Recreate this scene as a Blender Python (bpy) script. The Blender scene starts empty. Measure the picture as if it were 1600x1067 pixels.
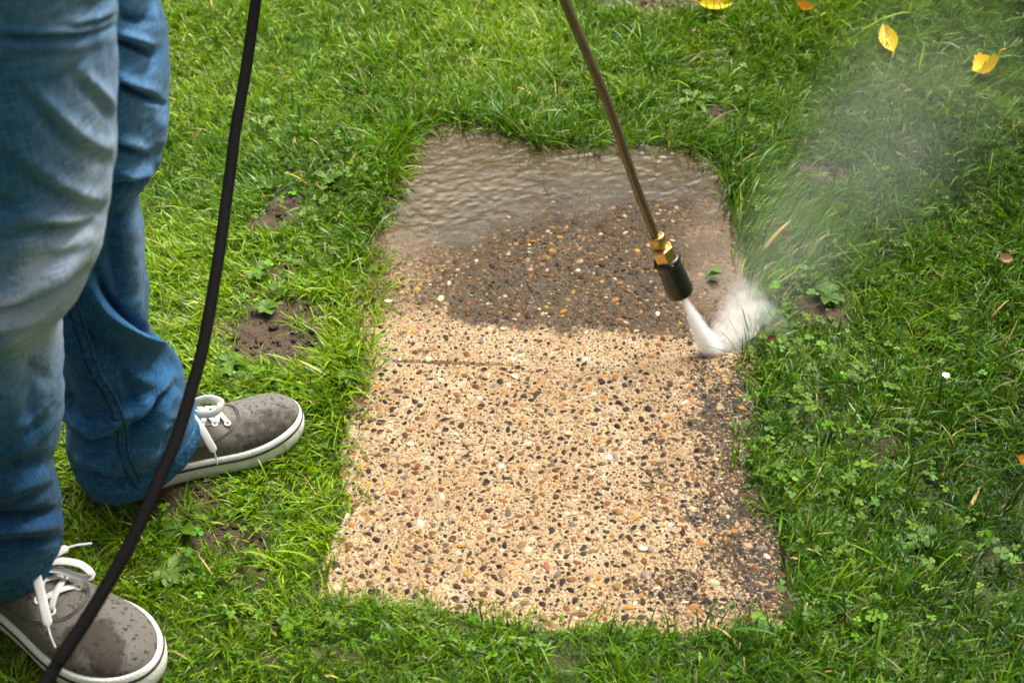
import bpy, math, random
import numpy as np
from mathutils import Vector
random.seed(7); RNG = np.random.default_rng(7)
C = bpy.context.scene.collection
SC = bpy.context.scene
R = math.radians
# ------------------------------------------------------------------ camera
PITCH = R(42.5); CH = 1.386; FPX = 50/36*1600
cd = bpy.data.cameras.new('camera'); cam = bpy.data.objects.new('camera', cd); C.objects.link(cam)
cam.location = (0, 0, CH); cam.rotation_euler = (math.pi/2-PITCH, 0, 0)
cd.lens = 50; cd.sensor_width = 36; cd.clip_start = .05; cd.clip_end = 500
cd.dof.use_dof = True; cd.dof.focus_distance = 1.93; cd.dof.aperture_fstop = 6.3
SC.camera = cam
# ------------------------------------------------------------------ world, sun, exposure
SUN_EL, SUN_AZ = 55, 56         # azimuth measured from +Y (away from the viewer) towards +X
w = bpy.data.worlds.new('World'); SC.world = w; w.use_nodes = True
nt = w.node_tree; nt.nodes.clear()
wo = nt.nodes.new('ShaderNodeOutputWorld'); bg = nt.nodes.new('ShaderNodeBackground')
sky = nt.nodes.new('ShaderNodeTexSky'); sky.sky_type = 'NISHITA'; sky.sun_disc = False
sky.sun_elevation = R(SUN_EL); sky.sun_rotation = R(SUN_AZ); sky.dust_density = 4; sky.air_density = 1.0
hs = nt.nodes.new('ShaderNodeHueSaturation'); hs.inputs['Saturation'].default_value = .04   # overcast: greyed sky
nt.links.new(sky.outputs[0], hs.inputs['Color']); # a broken overcast: brighter overhead than at the horizon, with cloud banks
tcw = nt.nodes.new('ShaderNodeTexCoord'); sxw = nt.nodes.new('ShaderNodeSeparateXYZ'); nt.links.new(tcw.outputs['Generated'], sxw.inputs[0])
rw_ = nt.nodes.new('ShaderNodeMapRange'); rw_.interpolation_type = 'SMOOTHSTEP'; nt.links.new(sxw.outputs[2], rw_.inputs[0])
for i_, v_ in ((1, .35), (2, .85), (3, .35), (4, 1.7)): rw_.inputs[i_].default_value = v_
cn = nt.nodes.new('ShaderNodeTexNoise'); cn.inputs['Scale'].default_value = 3.5; cn.inputs['Detail'].default_value = 5; nt.links.new(tcw.outputs['Generated'], cn.inputs['Vector'])
cm = nt.nodes.new('ShaderNodeMapRange'); nt.links.new(cn.outputs['Fac'], cm.inputs[0])
for i_, v_ in ((1, .35), (2, .65), (3, .55), (4, 1.45)): cm.inputs[i_].default_value = v_
mw = nt.nodes.new('ShaderNodeMath'); mw.operation = 'MULTIPLY'; nt.links.new(rw_.outputs[0], mw.inputs[0]); nt.links.new(cm.outputs[0], mw.inputs[1])
mx = nt.nodes.new('ShaderNodeVectorMath'); mx.operation = 'SCALE'; wt_ = nt.nodes.new('ShaderNodeVectorMath'); wt_.operation = 'MULTIPLY'; wt_.inputs[1].default_value = (1.04, 1, .93); nt.links.new(hs.outputs[0], wt_.inputs[0]); nt.links.new(wt_.outputs[0], mx.inputs[0]); dt_ = nt.nodes.new('ShaderNodeVectorMath'); dt_.operation = 'DOT_PRODUCT'; dt_.inputs[1].default_value = (.0, .53, .848); nt.links.new(tcw.outputs['Generated'], dt_.inputs[0])
br_ = nt.nodes.new('ShaderNodeMapRange'); br_.interpolation_type = 'SMOOTHSTEP'; nt.links.new(dt_.outputs['Value'], br_.inputs[0])     # bright sky lobe, added so the water ripples have something to reflect
for i_, v_ in ((1, .87), (2, .97), (3, 1.), (4, 9.0)): br_.inputs[i_].default_value = v_
m2_ = nt.nodes.new('ShaderNodeMath'); m2_.operation = 'MULTIPLY'; nt.links.new(mw.outputs[0], m2_.inputs[0]); nt.links.new(br_.outputs[0], m2_.inputs[1]); nt.links.new(m2_.outputs[0], mx.inputs['Scale'])
nt.links.new(mx.outputs[0], bg.inputs['Color'])
bg.inputs['Strength'].default_value = .080
nt.links.new(bg.outputs[0], wo.inputs['Surface'])
sd = bpy.data.lights.new('sun', 'SUN'); sun = bpy.data.objects.new('sun', sd); C.objects.link(sun)
sd.energy = 2.4; sd.angle = R(13); sd.color = (1, .93, .82)
sv = Vector((math.sin(R(SUN_AZ))*math.cos(R(SUN_EL)), math.cos(R(SUN_AZ))*math.cos(R(SUN_EL)), math.sin(R(SUN_EL))))
sun.rotation_euler = sv.to_track_quat('Z', 'Y').to_euler(); sun.location = (0, 0, 5)
SC.view_settings.view_transform = 'Standard'; SC.view_settings.look = 'None'
SC.view_settings.exposure = .68; SC.view_settings.gamma = 1
SC.cycles.volume_bounces = 8; SC.cycles.transparent_max_bounces = 16
SC.cycles.max_bounces = 8; SC.cycles.volume_max_steps = 128
SC.cycles.use_denoising = True
# ------------------------------------------------------------------ projection helpers (photo pixels, 1600 x 1067)
sp_, cp_ = math.sin(PITCH), math.cos(PITCH)
def ray(px, py):
    a = (px-800)/FPX; b = (533.5-py)/FPX
    return np.array([a, cp_+b*sp_, -sp_+b*cp_])
def gnd(px, py, z=0.0):
    d = ray(px, py); t = (z-CH)/d[2]; return np.array([d[0]*t, d[1]*t, z])
def atZ(px, py, Z): return ray(px, py)*Z + np.array([0, 0, CH])
def atY(px, py, Y): 
    d = ray(px, py); t = Y/d[1]; return d*t + np.array([0, 0, CH])
def proj(P):
    P = np.asarray(P); q = P - np.array([0, 0, CH])
    Z = q[..., 1]*cp_ - q[..., 2]*sp_; v = q[..., 1]*sp_ + q[..., 2]*cp_
    return 800 + FPX*q[..., 0]/Z, 533.5 - FPX*v/Z, Z
# ------------------------------------------------------------------ noise
def _h(ix, iy, iz, s):
    with np.errstate(over='ignore'):
        n = (ix.astype(np.int64)*374761393 + iy.astype(np.int64)*668265263 + iz.astype(np.int64)*2147483647 + s*974634777) & 0xffffffff
        n = ((n ^ (n >> 13))*1274126177) & 0xffffffff
        n = ((n ^ (n >> 16))*2246822519) & 0xffffffff
        return (n & 0xffffff)/float(0xffffff)
def vnoise(x, y, z=0.0, s=0):
    x, y, z = np.broadcast_arrays(np.asarray(x, float), np.asarray(y, float), np.asarray(z, float))
    ix, iy, iz = np.floor(x), np.floor(y), np.floor(z); fx, fy, fz = x-ix, y-iy, z-iz
    f = lambda t: t*t*t*(t*(t*6-15)+10)
    fx, fy, fz = f(fx), f(fy), f(fz); r = 0
    for a in (0, 1):
        for b in (0, 1):
            for c in (0, 1):
                r = r + _h(ix+a, iy+b, iz+c, s)*(fx if a else 1-fx)*(fy if b else 1-fy)*(fz if c else 1-fz)
    return r*2-1
def fbm(x, y, z=0.0, o=3, s=0):
    r = 0; a = 1.; t = 0
    for k in range(o):
        r = r + a*vnoise(np.asarray(x)*2**k, np.asarray(y)*2**k, np.asarray(z)*2**k, s+k); t += a; a *= .5
    return r/t
def sstep(a, b, x):
    t = np.clip((np.asarray(x, float)-a)/(b-a), 0, 1); return t*t*(3-2*t)
def inpoly(px, py, poly):
    px = np.asarray(px, float); py = np.asarray(py, float); c = np.zeros(px.shape, bool); n = len(poly); j = n-1
    for i in range(n):
        xi, yi = poly[i]; xj, yj = poly[j]
        m = ((yi > py) != (yj > py)) & (px < (xj-xi)*(py-yi)/((yj-yi) or 1e-12)+xi); c ^= m; j = i
    return c
def dpoly(px, py, pts, closed=False):
    px = np.asarray(px, float); py = np.asarray(py, float); best = np.full(px.shape, 1e18)
    P = list(pts)+([pts[0]] if closed else [])
    for (ax, ay), (bx, by) in zip(P[:-1], P[1:]):
        dx, dy = bx-ax, by-ay; L = dx*dx+dy*dy+1e-12
        t = np.clip(((px-ax)*dx+(py-ay)*dy)/L, 0, 1)
        best = np.minimum(best, (px-ax-t*dx)**2+(py-ay-t*dy)**2)
    return np.sqrt(best)
# ------------------------------------------------------------------ mesh helpers
def mesh(name, V, F, mat=None, parent=None, attrs=None, smooth=True):
    """V (n,3); F a list of integer arrays (m,k), one for each k.  attrs: name -> per-vertex float or (n,3) colour."""
    V = np.asarray(V, np.float32); F = [np.asarray(f, np.int32) for f in (F if isinstance(F, list) else [F])]
    F = [f for f in F if len(f)]
    me = bpy.data.meshes.new(name); me.vertices.add(len(V)); me.vertices.foreach_set('co', V.ravel())
    li = np.concatenate([f.ravel() for f in F]); tot = np.concatenate([np.full(len(f), f.shape[1], np.int32) for f in F])
    st = np.concatenate([[0], np.cumsum(tot)[:-1]]).astype(np.int32)
    me.loops.add(len(li)); me.loops.foreach_set('vertex_index', li)
    me.polygons.add(len(tot)); me.polygons.foreach_set('loop_start', st); me.polygons.foreach_set('loop_total', tot)
    me.polygons.foreach_set('use_smooth', np.full(len(tot), smooth, bool))
    for k, v in (attrs or {}).items():
        v = np.asarray(v, np.float32)
        if v.ndim == 2:
            a = me.attributes.new(k, 'FLOAT_COLOR', 'POINT'); c = np.ones((len(V), 4), np.float32); c[:, :3] = v
            a.data.foreach_set('color', c.ravel())
        else:
            a = me.attributes.new(k, 'FLOAT', 'POINT'); a.data.foreach_set('value', v)
    me.update(calc_edges=True); me.validate()
    o = bpy.data.objects.new(name, me); C.objects.link(o)
    if mat: me.materials.append(mat)
    if parent: o.parent = parent
    return o
def tag(o, label=None, cat=None, group=None, kind=None):
    if label: o['label'] = label
    if cat: o['category'] = cat
    if group: o['group'] = group
    if kind: o['kind'] = kind
    return o
class MB:
    def __init__(s): s.V = []; s.T = []; s.Q = []; s.n = 0; s.A = []
    def add(s, V, F, a=0.0):
        V = np.asarray(V, float); s.V.append(V); s.A.append(np.full(len(V), a))
        for f in (F if isinstance(F, list) else [F]):
            f = np.asarray(f)
            if len(f): (s.T if f.shape[1] == 3 else s.Q).append(f+s.n)
        s.n += len(V); return s
    def build(s, name, mat, parent=None, smooth=True, at=None):
        F = ([np.concatenate(s.T)] if s.T else [])+([np.concatenate(s.Q)] if s.Q else [])
        return mesh(name, np.concatenate(s.V), F, mat, parent, {at: np.concatenate(s.A)} if at else None, smooth)
def gridF(nu, nv, wrap=False):
    """faces of nu rings x nv points (ring-major)"""
    i = np.arange(nu-1)[:, None]; j = np.arange(nv if wrap else nv-1)[None, :]; k = (j+1) % nv
    return np.stack(np.broadcast_arrays(i*nv+j, i*nv+k, (i+1)*nv+k, (i+1)*nv+j), -1).reshape(-1, 4)
def nrm(v): v = np.asarray(v, float); return v/(np.linalg.norm(v, axis=-1, keepdims=True)+1e-12)
def catmull(P, n):
    P = np.asarray(P, float); m = len(P); Q = np.vstack([2*P[0]-P[1], P, 2*P[-1]-P[-2]])
    t = np.linspace(0, m-1-1e-9, n); i = t.astype(int); f = (t-i)[:, None]
    a, b, c, d = Q[i], Q[i+1], Q[i+2], Q[i+3]
    return .5*(2*b+(c-a)*f+(2*a-5*b+4*c-d)*f*f+(3*b-a-3*c+d)*f**3)
def sweep(P, rw, rt=None, nseg=10, hint=(0, 0, 1), cap=True):
    """elliptical tube along P: half-width rw (sideways), half-thickness rt (along hint)."""
    P = np.asarray(P, float); n = len(P); T = nrm(np.gradient(P, axis=0))
    H = np.asarray(hint, float); H = np.broadcast_to(H, P.shape)
    S = nrm(np.cross(T, H)); N = np.cross(S, T)
    rw = np.broadcast_to(np.asarray(rw, float), (n,)); rt = rw if rt is None else np.broadcast_to(np.asarray(rt, float), (n,))
    th = np.linspace(0, 2*np.pi, nseg, endpoint=False)
    V = P[:, None]+S[:, None]*(rw[:, None]*np.cos(th))[..., None]+N[:, None]*(rt[:, None]*np.sin(th))[..., None]
    V = V.reshape(-1, 3); F = [gridF(n, nseg, True)]
    if cap:
        V = np.vstack([V, P[0], P[-1]]); j = np.arange(nseg); k = (j+1) % nseg; b = (n-1)*nseg
        F.append(np.vstack([np.stack([k, j, np.full(nseg, n*nseg)], -1), np.stack([b+j, b+k, np.full(nseg, n*nseg+1)], -1)]))
    return V, F
def lathe(P0, ax, prof, nseg=32, side=None):
    """rings of (distance along ax, radius)"""
    ax = nrm(ax); s = nrm(np.cross(ax, side if side is not None else (0, 0, 1))); u = np.cross(s, ax)
    th = np.linspace(0, 2*np.pi, nseg, endpoint=False)
    V = np.concatenate([P0+ax*d+r*(np.cos(th)[:, None]*s+np.sin(th)[:, None]*u) for d, r in prof])
    n = len(prof); V = np.vstack([V, P0+ax*prof[0][0], P0+ax*prof[-1][0]]); j = np.arange(nseg); k = (j+1) % nseg; b = (n-1)*nseg
    return V, [gridF(n, nseg, True), np.vstack([np.stack([k, j, np.full(nseg, n*nseg)], -1), np.stack([b+j, b+k, np.full(nseg, n*nseg+1)], -1)])]
ICO = {}
def ico(level):
    if level not in ICO:
        import bmesh
        bm = bmesh.new(); bmesh.ops.create_icosphere(bm, subdivisions=level, radius=1); bm.verts.ensure_lookup_table()
        ICO[level] = (np.array([v.co[:] for v in bm.verts]), np.array([[v.index for v in f.verts] for f in bm.faces])); bm.free()
    return ICO[level]
# ------------------------------------------------------------------ material helper
class M:
    def __init__(s, name):
        s.m = bpy.data.materials.new(name); s.m.use_nodes = True; s.t = s.m.node_tree; s.t.nodes.clear()
        s.out = s.N('OutputMaterial')
    def N(s, kind, **kw):
        n = s.t.nodes.new('ShaderNode'+kind)
        for k, v in kw.items():
            if k.startswith('i_'): s.set(n, k[2:], v)
            else: setattr(n, k, v)
        return n
    def set(s, n, k, v):
        k = int(k) if k.isdigit() else k.replace('_', ' ')
        i = n.inputs[k]
        if hasattr(v, 'is_output'): s.t.links.new(v, i)
        elif isinstance(v, bpy.types.Node): s.t.links.new(v.outputs[0], i)
        else:
            if isinstance(v, (tuple, list)) and len(v) == 3 and len(i.default_value) == 4: v = tuple(v)+(1,)
            i.default_value = v
    def math(s, op, a, b=None, c=None, clamp=False):
        n = s.N('Math', operation=op, use_clamp=clamp); s.set(n, '0', a)
        if b is not None: s.set(n, '1', b)
        if c is not None: s.set(n, '2', c)
        return n.outputs[0]
    def mix(s, f, a, b, bt='MIX'):
        n = s.N('MixRGB', blend_type=bt); s.set(n, '0', f); s.set(n, '1', a); s.set(n, '2', b); return n.outputs[0]
    def attr(s, name, out='Fac'): return s.N('Attribute', attribute_name=name).outputs[out]
    def coord(s, kind='Object'): return s.N('TexCoord').outputs[kind]
    def noise(s, scale, detail=3, rough=.5, vec=None, dist=0.):
        n = s.N('TexNoise', i_Scale=scale, i_Detail=detail, i_Roughness=rough, i_Distortion=dist)
        s.t.links.new(vec if vec is not None else s.coord(), n.inputs['Vector']); return n.outputs['Fac']
    def vor(s, scale, vec=None, feature='F1', out='Distance'):
        n = s.N('TexVoronoi', feature=feature, i_Scale=scale); s.t.links.new(vec if vec is not None else s.coord(), n.inputs['Vector']); return n.outputs[out]
    def scalev(s, v, vec=None):
        n = s.N('Mapping'); n.inputs['Scale'].default_value = v; s.t.links.new(vec if vec is not None else s.coord(), n.inputs['Vector']); return n.outputs[0]
    def ramp(s, f, stops):
        n = s.N('ValToRGB'); s.t.links.new(f, n.inputs[0]); e = n.color_ramp.elements
        while len(e) < len(stops): e.new(.5)
        for q, (p, c) in zip(e, stops):
            q.position = p; q.color = (c, c, c, 1) if isinstance(c, (int, float)) else tuple(c)+(1,)
        return n.outputs[0]
    def bump(s, h, strength=.5, dist=.001, normal=None):
        n = s.N('Bump'); s.set(n, 'Height', h); n.inputs['Strength'].default_value = strength; n.inputs['Distance'].default_value = dist
        if normal is not None: s.t.links.new(normal, n.inputs['Normal'])
        return n.outputs[0]
    def pbr(s, color, rough=.6, metal=0., normal=None, spec=.5, **kw):
        n = s.N('BsdfPrincipled'); s.set(n, 'Base Color', color); s.set(n, 'Roughness', rough); s.set(n, 'Metallic', metal)
        s.set(n, 'Specular IOR Level', spec)
        for k, v in kw.items(): s.set(n, k, v)
        if normal is not None: s.t.links.new(normal, n.inputs['Normal'])
        return n.outputs[0]
    def done(s, surf=None, vol=None):
        if surf is not None: s.t.links.new(surf, s.out.inputs['Surface'])
        if vol is not None: s.t.links.new(vol, s.out.inputs['Volume'])
        return s.m
# ================================================================== GROUND, SLABS, WATER
# outline of the paving that the turf leaves open, traced on the ground plane
OPEN_PX = [(505,925),(520,870),(545,820),(555,800),(548,760),(545,720),(550,680),(568,620),(577,580),(575,520),(580,480),(588,440),(583,400),(590,360),(605,320),
 (620,270),(635,235),(655,205),(700,197),(760,200),(800,212),(850,232),(920,240),(980,232),(1060,235),(1090,240),(1110,262),(1140,290),(1145,320),(1148,360),
 (1155,400),(1165,450),(1178,500),(1165,535),(1170,580),(1168,620),(1150,690),(1152,750),(1180,800),(1213,822),(1220,900),(1205,970),(1100,985),(1000,975),
 (900,970),(830,975),(750,950),(650,940),(580,930),(540,935)]
OPEN = [tuple(gnd(*p)[:2]) for p in OPEN_PX]
def open_dist(x, y):
    """signed distance to the open paving, negative inside"""
    d = dpoly(x, y, OPEN, True); return np.where(inpoly(x, y, OPEN), -d, d)
SOIL = [(432,530,88,50,1.),(440,425,28,16,.9),(455,330,48,26,.75),(420,350,24,18,.8),(350,845,60,26,.75),(400,905,40,14,.6),(1040,6,100,18,1.),(1110,182,26,14,1.),(1265,275,45,18,.9),
        (1275,492,55,30,.85),(1210,870,22,45,.8),(1213,930,24,40,.9),(235,275,22,16,.6),(930,85,40,14,.4),(690,95,60,16,.35),(1390,700,26,16,.6),(1590,540,22,16,.5),
        (560,470,10,60,.7),(300,790,60,25,.6),(560,850,14,40,.5),(555,1035,60,14,.3)]
def soil_mask(x, y):
    P = np.stack([x, y, np.zeros_like(x)], -1); u, v, _ = proj(P); m = np.zeros(u.shape)
    wob = fbm(np.asarray(x)*22, np.asarray(y)*22, 0, 3, 31)*.7
    for cx, cy, a, b, k in SOIL:
        m = np.maximum(m, k*sstep(1.25, .55, np.hypot((u-cx)/a, (v-cy)/b)+wob))
    return m
def ground_h(x, y):
    d = open_dist(x, y)
    h = .006*fbm(x*5, y*5, 0, 3, 3)+.003*fbm(x*40, y*40, 0, 3, 5)
    h = h + .004*sstep(0, .03, d)
    return np.where(d < -.012, -.05, np.where(d < .012, -.05+(d+.012)/.024*(.05+h), h))
# --- ground sheet: fine near the paving, reaching the horizon
def axis(lo, hi, fine, far):
    a = np.arange(lo, hi+1e-9, fine); g = [0]; st = fine
    while g[-1] < far: st *= 1.35; g.append(g[-1]+st)
    g = np.array(g[1:]); return np.concatenate([lo-g[::-1], a, hi+g])
gx, gy = axis(-1.2, 1.4, .0062, 250), axis(.6, 2.9, .0062, 250)
X, Y = np.meshgrid(gx, gy); hh = ground_h(X.ravel(), Y.ravel())
sm_ = np.clip(soil_mask(X.ravel(), Y.ravel())*1.5, 0, 1); hh = hh+sm_*np.where(hh > -.02, 1, 0)*(.006*fbm(X.ravel()*38, Y.ravel()*38, 0, 3, 91)+.003)
far = sstep(6, 30, np.hypot(X.ravel(), Y.ravel()-1.5)); hh = hh*(1-far)
m = M('soil')
n1 = m.noise(9, 4); n2 = m.noise(70, 4, .6); n3 = m.noise(330, 3, .6)
soilc = m.mix(n2, (.028, .016, .009), (.105, .068, .042))
soilc = m.mix(m.ramp(n3, [(.55, 0), (.75, .6)]), soilc, (.2, .15, .1))
turf = m.mix(n2, (.018, .035, .006), (.06, .10, .015))
turf = m.mix(m.ramp(n3, [(.45, 0), (.62, .7)]), turf, (.11, .085, .035))
col = m.mix(m.attr('soil'), turf, soilc)
crumb = m.math('ADD', m.math('MULTIPLY', n2, .7), m.math('MULTIPLY', n3, .6))
gmat = m.done(m.pbr(col, .75, normal=m.bump(crumb, 1, .008), spec=.35))
g = mesh('ground', np.stack([X.ravel(), Y.ravel(), hh], -1), gridF(len(gy), len(gx)), gmat, None, {'soil': sm_})
tag(g, kind='structure')
# --- dirt: what the washer has not reached yet
DIRT_X = [480, 560, 590, 650, 740, 800, 870, 950, 1000, 1060, 1100, 1180, 1300]
DIRT_Y = [484, 489, 493, 500, 507, 511, 514, 517, 521, 530, 544, 554, 560]
def dirt(x, y, both=False):
    u, v, _ = proj(np.stack([x, y, np.zeros_like(x)], -1))
    n = fbm(x*26, y*26, 0, 4, 11); n2 = fbm(x*70, y*70, 0, 3, 17)
    d = sstep(-26, 26, np.interp(u, DIRT_X, DIRT_Y)-v+n*12+n2*12)
    # grime left along the right-hand side
    r = sstep(0, 1, (u-(985+.06*(v-600)))/170+n*.9)*sstep(1.0, .55, np.abs(v-770)/260+n2*.2)*.98
    r2 = sstep(.35, 1, 1-np.hypot((u-1100)/100, (v-590)/45)+n*.5)*.75
    r3 = sstep(.25, 1, 1-np.hypot((u-1080)/170, (v-905)/60)+n*.7)*.74
    # a lighter, better rinsed band beside the jet
    c = np.maximum.reduce([r, r2, r3])*(.66+.34*sstep(-.25, .3, n2+.1)); gr = np.clip(c*1.25, 0, 1); c = c*.36
    d = d*(.50+.50*sstep(640, 770, u+n*60)*sstep(1150, 1000, u+n*80))
    return (np.clip(np.maximum(d, c), 0, 1), gr) if both else np.clip(np.maximum(d, c), 0, 1)
def wet(x, y):
    u, v, _ = proj(np.stack([x, y, np.zeros_like(x)], -1))
    return np.clip(sstep(-20, 60, np.interp(u, DIRT_X, DIRT_Y)+30-v), 0, 1)
# slab footprints (image corners: near left, near right, far right, far left)
def slab_uv(c, nu, nv):
    A, B, D, E = [gnd(*p)[:2] for p in c]
    s = np.linspace(0, 1, nu)[None, :, None]; t = np.linspace(0, 1, nv)[:, None, None]
    return (A*(1-s)+B*s)*(1-t)+(E*(1-s)+D*s)*t
SLABS = {'near': [(490,962),(1236,1012),(1192,584.9),(545,561.5)], 'far': [(545.5,561),(1192,584.5),(1140,212),(618,180)]}
JC = ((560,561),(700,566),(785,573))       # the joint between the two slabs
def slab_z(x, y):
    u, v, _ = proj(np.stack([x, y, np.zeros_like(x)], -1))
    base = .0012*fbm(x*14, y*14, 0, 3, 21)+.0011*fbm(x*150, y*150, 0, 2, 23)
    sink = -.0065*sstep(430, 300, v+.06*(u-850)+14*fbm(x*9, y*9, 0, 2, 29))
    sink -= .002*sstep(1040, 1130, u)*sstep(520, 430, v)
    pit = -.006*sstep(1, .3, np.hypot((u-657)/16, (v-551)/8))
    return base+sink+pit
def conc_mat():
    m = M('exposed_aggregate_concrete'); d = m.attr('dirt'); wt = m.attr('wet')
    nA = m.noise(60, 4, .6); nB = m.noise(420, 3, .6); nC = m.noise(1400, 2, .6); v1 = m.vor(520)
    cl = m.mix(nA, (.355, .25, .138), (.53, .40, .245))
    cl = m.mix(m.ramp(nB, [(.36, 1), (.5, 0)]), cl, (.17, .095, .042))
    cl = m.mix(m.ramp(nB, [(.58, 0), (.72, .7)]), cl, (.58, .45, .30))
    grit = m.vor(330, out='Color'); gs = m.N('SeparateXYZ'); m.t.links.new(grit, gs.inputs[0]); gd_ = m.vor(330)
    gm = m.math('MULTIPLY', m.ramp(gs.outputs[0], [(.60, 0), (.62, 1)]), m.ramp(gd_, [(.30, 1), (.42, 0)]))
    cl = m.mix(m.math('MULTIPLY', gm, .85), cl, m.ramp(gs.outputs[1], [(0, (.03, .022, .018)), (.35, (.12, .05, .018)), (.6, (.25, .15, .07)), (.8, (.10, .09, .085)), (1, (.6, .5, .38))]))
    nS = m.noise(230, 4, .62); nL = m.noise(11, 4, .6); g_ = m.attr('grime')
    cl = m.mix(m.ramp(nL, [(.42, 0), (.66, .45)]), cl, (.27, .165, .075)); cl = m.mix(m.ramp(nL, [(.30, .5), (.44, 0)]), cl, (.52, .43, .31))                               # browner, less rinsed patches
    spk = m.ramp(m.math('ADD', nS, m.math('MULTIPLY', g_, .17)), [(.565, 0), (.61, .92)])
    cl = m.mix(spk, cl, m.mix(g_, m.mix(nA, (.06, .03, .014), (.11, .055, .022)), (.014, .012, .011)))
    dk = m.mix(nA, (.022, .017, .010), (.105, .075, .040))
    dk = m.mix(m.ramp(nB, [(.55, 0), (.7, .6)]), dk, (.12, .085, .05))
    dk = m.mix(m.ramp(nB, [(.3, .9), (.45, 0)]), dk, (.02, .015, .01))
    dm = m.math('ADD', d, m.math('ADD', m.math('MULTIPLY', m.math('SUBTRACT', nB, .5), 1.1), m.math('MULTIPLY', m.math('SUBTRACT', m.noise(150, 3, .6), .5), 1.0)), clamp=True)
    col = m.mix(m.ramp(dm, [(.34, 0), (.62, 1)]), cl, dk)
    h = m.math('ADD', m.math('MULTIPLY', nB, 1.), m.math('MULTIPLY', nC, .4))
    rough = m.math('SUBTRACT', .65, m.math('MULTIPLY', wt, .12))
    return m.done(m.pbr(col, rough, normal=m.bump(h, .9, .0022), spec=.3))
def peb_mat():
    m = M('pebble_stone'); c = m.attr('tint', 'Color'); d = m.attr('dirt')
    nB = m.noise(700, 3, .6); nA = m.noise(160, 3, .6)
    col = m.mix(.35, c, m.mix(nB, (.35, .35, .35), (1, 1, 1)), 'MULTIPLY')
    film = m.math('MULTIPLY', d, m.ramp(nA, [(.4, 1), (.62, .25)]))
    col = m.mix(m.math('MULTIPLY', film, .48), col, (.045, .03, .014))
    skin = m.math('MULTIPLY', m.math('SUBTRACT', 1., d, clamp=True), m.ramp(m.math('ADD', m.math('MULTIPLY', m.attr('rim'), .9), m.math('MULTIPLY', nA, .9)), [(.72, 0), (.98, .85)]))
    col = m.mix(skin, col, m.mix(nB, (.22, .14, .07), (.42, .30, .17)))          # cement still clinging round each stone
    sh = m.math('ADD', m.math('MULTIPLY', m.attr('gloss'), -.22), .58)
    return m.done(m.pbr(col, sh, normal=m.bump(nB, .4, .0008), spec=.12))
CONC, PEB = conc_mat(), peb_mat()
PAL = [((.012, .011, .011), .17), ((.032, .026, .022), .11), ((.075, .032, .010), .19), ((.16, .065, .016), .15), ((.33, .15, .035), .08), ((.26, .16, .075), .12), ((.40, .27, .14), .08),
       ((.58, .49, .36), .05), ((.13, .115, .10), .04), ((.03, .015, .009), .16), ((.48, .23, .02), .02), ((.22, .085, .04), .02)]
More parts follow.
